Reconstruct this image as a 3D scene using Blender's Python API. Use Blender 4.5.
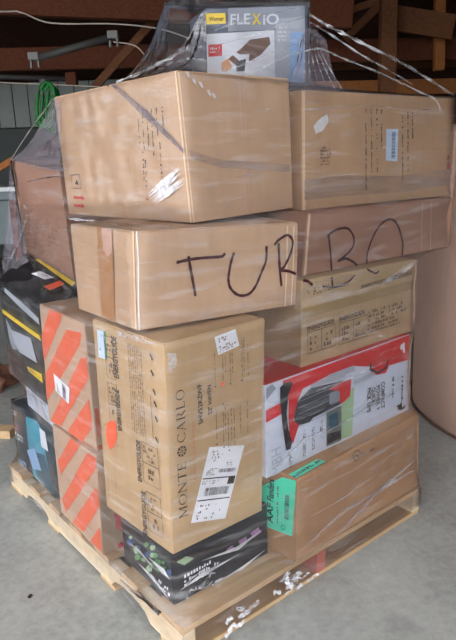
import bpy, bmesh, math, random
from mathutils import Vector, Matrix
random.seed(7)
scene = bpy.context.scene
COL = scene.collection
for o in list(bpy.data.objects):
    bpy.data.objects.remove(o)

ROOF0 = -0.4                    # where the barn roof starts, measured from the camera
BIN = (2.44, 0.03, .80); BINH = 1.35   # round cardboard bin: centre x, y, radius; height

# ------------------------------------------------------------------ camera
CAM = Vector((-0.7041, -1.0994, 1.2345))
YAW, PIT, ROL, FOC = math.radians(51.1006), math.radians(14.3473), math.radians(2.0081), 609.6147
FW = Vector((math.cos(PIT)*math.cos(YAW), math.cos(PIT)*math.sin(YAW), -math.sin(PIT)))
_rt = Vector((math.sin(YAW), -math.cos(YAW), 0)); _up = _rt.cross(FW)
RT = math.cos(ROL)*_rt - math.sin(ROL)*_up
UP = math.cos(ROL)*_up + math.sin(ROL)*_rt
cd = bpy.data.cameras.new('camera'); cam = bpy.data.objects.new('camera', cd); COL.objects.link(cam)
cd.sensor_fit = 'HORIZONTAL'; cd.sensor_width = 36.0; cd.lens = FOC/456*36
cd.clip_start = .02
cam.matrix_world = Matrix(((RT.x, UP.x, -FW.x, CAM.x), (RT.y, UP.y, -FW.y, CAM.y), (RT.z, UP.z, -FW.z, CAM.z), (0, 0, 0, 1)))
scene.camera = cam

# ------------------------------------------------------------------ sky (even, overcast) and exposure
world = bpy.data.worlds.new('overcast_sky'); scene.world = world; world.use_nodes = True
bgn = world.node_tree.nodes['Background']
bgn.inputs[0].default_value = (0.93, 0.96, 1.0, 1); bgn.inputs[1].default_value = 1.0
vs = scene.view_settings
vs.view_transform = 'Standard'; vs.look = 'None'; vs.gamma = 1.0; vs.exposure = 2.08; vs.use_curve_mapping = False

# ------------------------------------------------------------------ materials
MATS = {}
def nodemat(name):
    m = bpy.data.materials.new(name); m.use_nodes = True
    nt = m.node_tree; return m, nt, nt.nodes, nt.links, nt.nodes['Principled BSDF']
def noise(nt, scale, detail=4, vec=None, rough=.55):
    n = nt.nodes.new('ShaderNodeTexNoise'); n.inputs['Scale'].default_value = scale
    n.inputs['Detail'].default_value = detail; n.inputs['Roughness'].default_value = rough
    if vec is not None: nt.links.new(vec, n.inputs['Vector'])
    return n
def ramp(nt, fac, stops):
    r = nt.nodes.new('ShaderNodeValToRGB'); e = r.color_ramp.elements
    while len(e) < len(stops): e.new(.5)
    for k, (p, c) in enumerate(stops): e[k].position = p; e[k].color = (*c, 1)
    nt.links.new(fac, r.inputs[0]); return r
def mapping(nt, scale=(1, 1, 1), rot=(0, 0, 0), loc=(0, 0, 0), kind='Object'):
    t = nt.nodes.new('ShaderNodeTexCoord'); m = nt.nodes.new('ShaderNodeMapping')
    m.inputs['Scale'].default_value = scale; m.inputs['Rotation'].default_value = rot; m.inputs['Location'].default_value = loc
    nt.links.new(t.outputs[kind], m.inputs[0]); return m.outputs[0]
def lin(c): return tuple((x/255/12.92 if x/255 <= .04045 else ((x/255+.055)/1.055)**2.4) for x in c)
def mul(c, k): return tuple(min(1, x*k) for x in c)
def bump(nt, h, strength, dist, bsdf):
    b = nt.nodes.new('ShaderNodeBump'); b.inputs['Strength'].default_value = strength; b.inputs['Distance'].default_value = dist
    nt.links.new(h, b.inputs['Height']); nt.links.new(b.outputs[0], bsdf.inputs['Normal']); return b
def cardboard(name, rgb, var=.12):
    m, nt, N, L, b = nodemat(name); c = lin(rgb)
    big = noise(nt, 3.5, 5, mapping(nt)); fine = noise(nt, 60, 3, mapping(nt, (1, 1, .12)))
    mx = N.new('ShaderNodeMix'); mx.data_type = 'FLOAT'; mx.inputs[0].default_value = .35
    L.new(big.outputs[0], mx.inputs[2]); L.new(fine.outputs[0], mx.inputs[3])
    r = ramp(nt, mx.outputs[0], [(.3, mul(c, 1-var)), (.5, c), (.72, mul(c, 1+var))]); L.new(r.outputs[0], b.inputs['Base Color'])
    b.inputs['Roughness'].default_value = .72; b.inputs['Specular IOR Level'].default_value = .25
    w = noise(nt, 5, 2, mapping(nt)); bump(nt, w.outputs[0], .35, .02, b)
    MATS[name] = m; return m
def plain(name, rgb, rough=.5, metal=0, spec=.3, var=0):
    m, nt, N, L, b = nodemat(name); c = lin(rgb)
    n = noise(nt, 14, 4, mapping(nt)); r = ramp(nt, n.outputs[0], [(.3, mul(c, 1-.06-var)), (.7, mul(c, 1.04+var))])
    L.new(r.outputs[0], b.inputs['Base Color'])
    b.inputs['Roughness'].default_value = rough; b.inputs['Metallic'].default_value = metal; b.inputs['Specular IOR Level'].default_value = spec
    MATS[name] = m; return m
def wood(name, rgb, var=.3, rough=.75, stretch=(1, 14, 14)):
    m, nt, N, L, b = nodemat(name); c = lin(rgb)
    n = noise(nt, 3.0, 6, mapping(nt, stretch)); n2 = noise(nt, 1.4, 3, mapping(nt))
    mx = N.new('ShaderNodeMix'); mx.data_type = 'FLOAT'; mx.inputs[0].default_value = .35
    L.new(n.outputs[0], mx.inputs[2]); L.new(n2.outputs[0], mx.inputs[3])
    r = ramp(nt, mx.outputs[0], [(.28, mul(c, 1-var)), (.5, c), (.75, mul(c, 1+var))]); L.new(r.outputs[0], b.inputs['Base Color'])
    b.inputs['Roughness'].default_value = rough; b.inputs['Specular IOR Level'].default_value = .2
    bump(nt, n.outputs[0], .3, .004, b); MATS[name] = m; return m
cardboard('card_tan', (188, 157, 127)); cardboard('card_warm', (186, 153, 119)); cardboard('card_rose', (164, 126, 105)); cardboard('card_olive', (180, 155, 120)); cardboard('card_olive_dark', (160, 136, 98))
cardboard('card_fan', (182, 153, 115)); cardboard('card_orange', (182, 142, 104)); cardboard('card_stripe', (184, 156, 130)); cardboard('card_pink', (206, 172, 154), .08)
cardboard('tape', (172, 128, 88), .06); MATS['tape'].node_tree.nodes['Principled BSDF'].inputs['Roughness'].default_value = .28
cardboard('tape_edge', (196, 160, 140), .06); cardboard('raw_paper', (222, 194, 160), .08)
for n, c, r in (('ink', (56, 45, 40), .7), ('small_ink', (112, 88, 68), .7), ('ink_blue', (40, 55, 95), .6), ('marker', (66, 24, 28), .5), ('orange_ink', (196, 120, 80), .7), ('red_ink', (190, 70, 60), .7),
                ('white_paper', (225, 226, 230), .6), ('sticker_blue', (196, 214, 232), .5), ('sticker_green', (70, 140, 100), .5), ('orange_spray', (236, 96, 52), .7),
                ('stripe_orange', (216, 102, 66), .6), ('label_green', (92, 236, 196), .5), ('print_red', (206, 52, 52), .35), ('print_dark', (70, 70, 76), .4),
                ('print_black', (40, 36, 40), .4), ('print_silver', (176, 180, 188), .35), ('print_grey', (150, 156, 166), .4), ('print_white', (218, 222, 228), .35),
                ('print_pale_green', (164, 190, 152), .45), ('print_leaf', (92, 140, 84), .45), ('print_blue', (70, 90, 130), .45), ('print_purple', (160, 120, 160), .45),
                ('print_teal', (62, 150, 170), .4), ('print_teal_dark', (38, 80, 98), .4), ('print_yellow', (240, 206, 48), .4), ('print_orange', (226, 150, 70), .45),
                ('print_brown', (120, 92, 78), .5), ('print_blue_pale', (150, 180, 214), .4), ('print_room', (112, 116, 108), .45), ('raw_white', (214, 214, 214), .6), ('print_pink', (200, 130, 160), .5),
                ('box_black', (38, 37, 42), .3), ('box_white', (206, 212, 224), .35), ('box_night', (30, 38, 48), .35), ('box_grey', (84, 92, 106), .35), ('box_glossy_black', (34, 34, 36), .25),
                ('metal_panel', (140, 146, 142), .5), ('dark_panel', (74, 80, 78), .6), ('tube_grey', (78, 76, 74), .45), ('clamp_white', (140, 138, 135), .5), ('cable_white', (214, 200, 188), .5),
                ('hose_green', (28, 122, 50), .4), ('bench_white', (226, 228, 230), .4), ('bench_grey', (120, 132, 134), .5), ('rag_red', (166, 118, 100), .8)):
    plain(n, c, r)
wood('pallet_wood', (196, 164, 126), .25); wood('pallet_pale', (216, 196, 164), .18); wood('beam_dark', (104, 58, 40), .35); wood('beam_brown', (122, 80, 54), .35)
wood('beam_lit', (176, 112, 64), .3); wood('ceiling_wood', (70, 44, 34), .35); wood('red_end', (196, 110, 92), .15)

def film_mat(name, base, streak, tint, lo=.52, hi=.78):
    m, nt, N, L, b = nodemat(name)
    b.inputs['Base Color'].default_value = (*tint, 1); b.inputs['Roughness'].default_value = .22; b.inputs['Specular IOR Level'].default_value = .6
    n1 = noise(nt, 2.2, 5, mapping(nt, (2, 2, 22), (.25, .18, 0))); n2 = noise(nt, 3.0, 6, mapping(nt, (3, 3, 14), (-.7, .5, 0)))
    mxm = N.new('ShaderNodeMath'); mxm.operation = 'MULTIPLY'; L.new(n1.outputs[0], mxm.inputs[0]); L.new(n2.outputs[0], mxm.inputs[1])
    mr = N.new('ShaderNodeMapRange'); mr.inputs[1].default_value = lo*lo; mr.inputs[2].default_value = hi*hi; mr.inputs[3].default_value = base; mr.inputs[4].default_value = streak
    L.new(mxm.outputs[0], mr.inputs[0])
    tr = N.new('ShaderNodeBsdfTransparent'); tr.inputs[0].default_value = (.96, .95, .97, 1)
    gl = N.new('ShaderNodeBsdfGlossy'); gl.inputs['Roughness'].default_value = .12; gl.inputs[0].default_value = (1, 1, 1, 1)
    fr = N.new('ShaderNodeFresnel'); fr.inputs[0].default_value = 1.27
    bp = N.new('ShaderNodeBump'); bp.inputs['Strength'].default_value = .6; bp.inputs['Distance'].default_value = .015
    L.new(mxm.outputs[0], bp.inputs['Height'])
    for s in (b, gl): L.new(bp.outputs[0], s.inputs['Normal'])
    m1 = N.new('ShaderNodeMixShader'); L.new(mr.outputs[0], m1.inputs[0]); L.new(tr.outputs[0], m1.inputs[1]); L.new(b.outputs[0], m1.inputs[2])
    m2 = N.new('ShaderNodeMixShader'); L.new(fr.outputs[0], m2.inputs[0]); L.new(m1.outputs[0], m2.inputs[1]); L.new(gl.outputs[0], m2.inputs[2])
    L.new(m2.outputs[0], N['Material Output'].inputs[0]); MATS[name] = m
film_mat('film', .025, .34, (.8, .8, .84), .50, .76); film_mat('film_bunched', .10, .8, (.82, .82, .86), .42, .70)
film_mat('film_white', .55, .98, (.9, .91, .93), .40, .62)
def veil(name, rgb, lo, hi, scale, rot):
    """slack film lying on a box, and glare painted as white streaks: see-through with a milky streaky body"""
    m, nt, N, L, b = nodemat(name); b.inputs['Base Color'].default_value = (*lin(rgb), 1); b.inputs['Roughness'].default_value = .35
    n = noise(nt, 4, 5, mapping(nt, scale, rot)); mr = N.new('ShaderNodeMapRange'); mr.inputs[1].default_value = .35; mr.inputs[2].default_value = .68; mr.inputs[3].default_value = lo; mr.inputs[4].default_value = hi
    L.new(n.outputs[0], mr.inputs[0]); tr = N.new('ShaderNodeBsdfTransparent'); mx = N.new('ShaderNodeMixShader')
    L.new(mr.outputs[0], mx.inputs[0]); L.new(tr.outputs[0], mx.inputs[1]); L.new(b.outputs[0], mx.inputs[2]); L.new(mx.outputs[0], N['Material Output'].inputs[0]); MATS[name] = m
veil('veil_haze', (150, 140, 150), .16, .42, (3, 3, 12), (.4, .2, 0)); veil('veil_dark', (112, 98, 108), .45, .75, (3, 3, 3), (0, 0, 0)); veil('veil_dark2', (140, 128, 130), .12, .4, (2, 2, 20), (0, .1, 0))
veil('veil_white_glare', (236, 236, 240), .45, .95, (4, 14, 14), (.7, 0, 0)); veil('veil_pale', (220, 218, 222), .12, .6, (4, 10, 10), (0, 0, 0))

# concrete floor
m, nt, N, L, b = nodemat('concrete'); MATS['concrete'] = m
a1 = noise(nt, 2.2, 8, mapping(nt), .65); a2 = noise(nt, 34, 6, mapping(nt), .7)
mx = N.new('ShaderNodeMix'); mx.data_type = 'FLOAT'; mx.inputs[0].default_value = .45; L.new(a1.outputs[0], mx.inputs[2]); L.new(a2.outputs[0], mx.inputs[3])
r = ramp(nt, mx.outputs[0], [(.3, lin((122, 122, 118))), (.5, lin((156, 157, 153))), (.7, lin((178, 179, 175)))])
st_ = N.new('ShaderNodeTexCoord'); dist = N.new('ShaderNodeVectorMath'); dist.operation = 'DISTANCE'; L.new(st_.outputs['Object'], dist.inputs[0]); dist.inputs[1].default_value = (.523, -.288, 0)
mr = N.new('ShaderNodeMapRange'); mr.inputs[1].default_value = .02; mr.inputs[2].default_value = .05; mr.inputs[3].default_value = .8; mr.inputs[4].default_value = 1; L.new(dist.outputs['Value'], mr.inputs[0])
mm = N.new('ShaderNodeVectorMath'); mm.operation = 'SCALE'; L.new(r.outputs[0], mm.inputs[0]); L.new(mr.outputs[0], mm.inputs['Scale']); L.new(mm.outputs[0], b.inputs['Base Color'])
b.inputs['Roughness'].default_value = .6; bump(nt, a2.outputs[0], .15, .003, b)

# ------------------------------------------------------------------ helpers
def link(name, me, mat, parent=None, smooth=False):
    o = bpy.data.objects.new(name, me); COL.objects.link(o)
    if mat: me.materials.append(MATS[mat])
    if smooth:
        for p in me.polygons: p.use_smooth = True
    if parent is not None: o.parent = parent
    return o
def mesh(name, verts, faces):
    me = bpy.data.meshes.new(name); me.from_pydata([tuple(v) for v in verts], [], faces); me.update(); return me
def origin(o):
    loc = Vector((0, 0, 0))
    while o is not None: loc = loc + o.location; o = o.parent
    return loc
def part(name, verts, faces, mat, parent, smooth=False):
    """verts in world space; the object keeps them relative to its parent"""
    off = origin(parent); return link(name, mesh(name, [Vector(v)-off for v in verts], faces), mat, parent, smooth)
def tag(o, label, cat, group=None, kind=None):
    if label: o['label'] = label
    if cat: o['category'] = cat
    if group: o['group'] = group
    if kind: o['kind'] = kind
    return o
def thing(name, loc, label, cat, group=None):
    o = bpy.data.objects.new(name, None); COL.objects.link(o); o.location = loc; o.empty_display_size = .05
    return tag(o, label, cat, group)
BOXF = [(0, 3, 2, 1), (4, 5, 6, 7), (0, 1, 5, 4), (1, 2, 6, 5), (2, 3, 7, 6), (3, 0, 4, 7)]
def hexmesh(name, b8, bev=.004, off=Vector((0, 0, 0)), seg=2):
    bm = bmesh.new(); vs_ = [bm.verts.new(Vector(p)-off) for p in b8]
    for f in BOXF: bm.faces.new([vs_[i] for i in f])
    bmesh.ops.recalc_face_normals(bm, faces=bm.faces)
    if bev: bmesh.ops.bevel(bm, geom=list(bm.edges), offset=bev, segments=seg, affect='EDGES', profile=.6)
    me = bpy.data.meshes.new(name); bm.to_mesh(me); bm.free(); return me
def hexpart(name, b8, mat, parent, bev=.004): return link(name, hexmesh(name, b8, bev, origin(parent)), mat, parent)
def aabb(x0, y0, z0, x1, y1, z1): return [(x0, y0, z0), (x1, y0, z0), (x1, y1, z0), (x0, y1, z0), (x0, y0, z1), (x1, y0, z1), (x1, y1, z1), (x0, y1, z1)]
# plan frame of the barn: r to the right, d away from the door, seen from the doorway
FD = Vector((math.cos(YAW), math.sin(YAW), 0)); RD = Vector((math.sin(YAW), -math.cos(YAW), 0))
def B(r, d, z): p = CAM+RD*r+FD*d; return Vector((p.x, p.y, z))
def barn_box(r0, d0, z0, r1, d1, z1): return [B(r0, d0, z0), B(r1, d0, z0), B(r1, d1, z0), B(r0, d1, z0), B(r0, d0, z1), B(r1, d0, z1), B(r1, d1, z1), B(r0, d1, z1)]
def bar8(p, q, w, t):
    """board from p to q, w high (in the p-q/vertical plane) and t thick"""
    p, q = Vector(p), Vector(q); d = (q-p).normalized(); n = FD.copy(); n = (n-d*n.dot(d)).normalized(); u = d.cross(n).normalized()
    if u.z < 0: u = -u
    return [p-u*w/2-n*t/2, q-u*w/2-n*t/2, q-u*w/2+n*t/2, p-u*w/2+n*t/2, p+u*w/2-n*t/2, q+u*w/2-n*t/2, q+u*w/2+n*t/2, p+u*w/2+n*t/2]
def catmull(P, n=6, closed=False):
    P = [Vector(p) for p in P]; out = []; m = len(P)
    if m < 3: return P
    for i in range(m if closed else m-1):
        a = P[(i-1) % m] if closed or i else P[0]; b_, c = P[i], P[(i+1) % m]; d = P[(i+2) % m] if closed or i+2 < m else P[-1]
        for k in range(n):
            t = k/n; out.append(.5*((2*b_)+(c-a)*t+(2*a-5*b_+4*c-d)*t*t+(3*b_-a-3*c+d)*t**3))
    if not closed: out.append(P[-1])
    return out
def tube(P, rad, seg=8, closed=False, flat=None):
    V, F = [], []; n = len(P)
    for i, p in enumerate(P):
        t = (P[(i+1) % n]-P[i-1]) if closed else (P[min(i+1, n-1)]-P[max(i-1, 0)]); t.normalize()
        a = Vector((0, 0, 1)) if abs(t.z) < .9 else Vector((1, 0, 0)); x = t.cross(a).normalized(); y = x.cross(t).normalized()
        rr = rad(i/(n-1)) if callable(rad) else rad
        for k in range(seg):
            q = 2*math.pi*k/seg; V.append(p+x*rr*math.cos(q)*(flat or 1)+y*rr*math.sin(q))
    for i in range(n if closed else n-1):
        j = (i+1) % n
        for k in range(seg): F.append((i*seg+k, i*seg+(k+1) % seg, j*seg+(k+1) % seg, j*seg+k))
    if not closed: F.append(tuple(range(seg))[::-1]); F.append(tuple((n-1)*seg+k for k in range(seg)))
    return V, F

# ------------------------------------------------------------------ measured box corners (metres) and printed matter (face coordinates 0..1)
HEX = {
  'G': {"Fb": [0.3994, -0.0074, 0.1029], "Ft": [0.4017, -0.0114, 0.3712], "Rb": [1.0406, 0.0133, 0.0999], "Rt": [1.0358, 0.0203, 0.374], "Lb": [0.3875, 0.2911, 0.0994], "Lt": [0.3875, 0.2911, 0.374], "Bb": [1.026, 0.3166, 0.0994], "Bt": [1.026, 0.3166, 0.374]},
  'N': {"Fb": [0.0338, 0.0864, 0.0994], "Ft": [0.0338, 0.0864, 0.2655], "Rb": [0.374, 0.084, 0.0994], "Rt": [0.374, 0.084, 0.2655], "Lb": [0.0356, 0.3513, 0.0994], "Lt": [0.0356, 0.3513, 0.2655], "Bb": [0.3758, 0.349, 0.0994], "Bt": [0.3758, 0.349, 0.2655]},
  'S2': {"Fb": [-0.0042, 0.4102, 0.0999], "Ft": [0.0026, 0.4061, 0.4287], "Rb": [0.2971, 0.4026, 0.0994], "Rt": [0.2971, 0.4026, 0.4287], "Lb": [0.0032, 0.7229, 0.1014], "Lt": [0.0056, 0.7197, 0.4268], "Bb": [0.3041, 0.7147, 0.0994], "Bt": [0.3041, 0.7147, 0.4287]},
  'F': {"Fb": [0.341, 0.0481, 0.374], "Ft": [0.341, 0.0481, 0.6517], "Rb": [1.0384, 0.0622, 0.3745], "Rt": [1.0326, 0.0671, 0.6516], "Lb": [0.3332, 0.368, 0.374], "Lt": [0.3332, 0.368, 0.6517], "Bb": [1.0275, 0.3849, 0.374], "Bt": [1.0275, 0.3849, 0.6517]},
  'M': {"Fb": [0.0226, 0.0575, 0.2754], "Ft": [0.0275, 0.0497, 0.8365], "Rb": [0.3371, 0.0662, 0.266], "Rt": [0.3526, 0.0543, 0.8371], "Lb": [0.0155, 0.3935, 0.2655], "Lt": [0.022, 0.3899, 0.8383], "Bb": [0.3365, 0.4014, 0.2655], "Bt": [0.3365, 0.4014, 0.8383]},
  'S1': {"Fb": [0.0166, 0.4267, 0.4326], "Ft": [0.0136, 0.4258, 0.8187], "Rb": [0.3152, 0.4268, 0.4287], "Rt": [0.3152, 0.4268, 0.8251], "Lb": [0.0099, 0.7541, 0.4292], "Lt": [0.0199, 0.7492, 0.8251], "Bb": [0.315, 0.7515, 0.4287], "Bt": [0.315, 0.7515, 0.8251]},
  'C': {"Fb": [0.0189, 0.1441, 0.8513], "Ft": [0.0259, 0.1358, 1.0914], "Rb": [0.509, 0.0977, 0.8388], "Rt": [0.5155, 0.0903, 1.0733], "Lb": [0.0495, 0.5271, 0.8388], "Lt": [0.0482, 0.528, 1.0855], "Bb": [0.5416, 0.4889, 0.8383], "Bt": [0.5416, 0.4889, 1.0914]},
  'E': {"Fb": [0.5132, 0.0794, 0.6522], "Ft": [0.5159, 0.0773, 0.9106], "Rb": [1.0651, 0.0814, 0.653], "Rt": [1.0659, 0.0783, 0.9042], "Lb": [0.5136, 0.4373, 0.6517], "Lt": [0.5136, 0.4373, 0.9106], "Bb": [1.0631, 0.4408, 0.6517], "Bt": [1.0631, 0.4408, 0.9106]},
  'D': {"Fb": [0.5581, 0.1169, 0.9111], "Ft": [0.57, 0.1079, 1.0941], "Rb": [1.3487, 0.1287, 0.9131], "Rt": [1.351, 0.1251, 1.091], "Lb": [0.5573, 0.4721, 0.9106], "Lt": [0.5573, 0.4721, 1.0941], "Bb": [1.3431, 0.4869, 0.9106], "Bt": [1.3431, 0.4869, 1.0941]},
  'A': {"Fb": [0.2143, 0.1668, 1.0919], "Ft": [0.1978, 0.1791, 1.4562], "Rb": [0.5967, 0.1896, 1.1025], "Rt": [0.5897, 0.1945, 1.461], "Lb": [0.1818, 0.8186, 1.0919], "Lt": [0.1739, 0.8262, 1.4586], "Bb": [0.5638, 0.8397, 1.0914], "Bt": [0.5638, 0.8397, 1.461]},
  'B': {"Fb": [0.6097, 0.1656, 1.0946], "Ft": [0.6088, 0.1668, 1.43], "Rb": [1.3626, 0.1324, 1.0973], "Rt": [1.3621, 0.1317, 1.43], "Lb": [0.6284, 0.5858, 1.0941], "Lt": [0.6284, 0.5858, 1.43], "Bb": [1.3814, 0.5513, 1.0941], "Bt": [1.3814, 0.5513, 1.43]},
  'W': {"Fb": [0.4946, 0.445, 1.461], "Ft": [0.4941, 0.4418, 1.6754], "Rb": [0.7982, 0.3157, 1.461], "Rt": [0.7988, 0.319, 1.6981], "Lb": [0.573, 0.629, 1.461], "Lt": [0.573, 0.629, 1.6866], "Bb": [0.8766, 0.4997, 1.461], "Bt": [0.8766, 0.4997, 1.6866]},
  'Q': {"Fb": [0.035, 0.8, 0.0994], "Ft": [0.035, 0.8, 0.362], "Rb": [0.165, 0.8, 0.0994], "Rt": [0.165, 0.8, 0.362], "Lb": [0.035, 1.185, 0.0994], "Lt": [0.035, 1.185, 0.362], "Bb": [0.165, 1.185, 0.0994], "Bt": [0.165, 1.185, 0.362]},
  'P2': {"Fb": [0.05, 0.76, 0.362], "Ft": [0.05, 0.76, 0.475], "Rb": [0.1648, 0.754, 0.362], "Rt": [0.1648, 0.754, 0.475], "Lb": [0.0678, 1.0995, 0.362], "Lt": [0.0678, 1.0995, 0.475], "Bb": [0.1826, 1.0935, 0.362], "Bt": [0.1826, 1.0935, 0.475]},
  'P1': {"Fb": [0.015, 0.75, 0.475], "Rb": [0.165, 0.755, 0.475], "Lb": [0.05, 1.2, 0.475], "Bb": [0.165, 1.21, 0.475], "Ft": [0.015, 0.75, 0.785], "Rt": [0.17, 0.755, 0.85], "Lt": [0.045, 1.2, 0.84], "Bt": [0.17, 1.21, 0.93]},
  'R': {"Fb": [0.18, 0.765, 0.0994], "Rb": [0.56, 0.765, 0.0994], "Lb": [0.18, 1.15, 0.0994], "Bb": [0.56, 1.15, 0.0994], "Ft": [0.18, 0.855, 1.23], "Rt": [0.56, 0.855, 1.23], "Lt": [0.18, 1.272, 1.277], "Bt": [0.56, 1.26, 1.277]},
}
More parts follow.
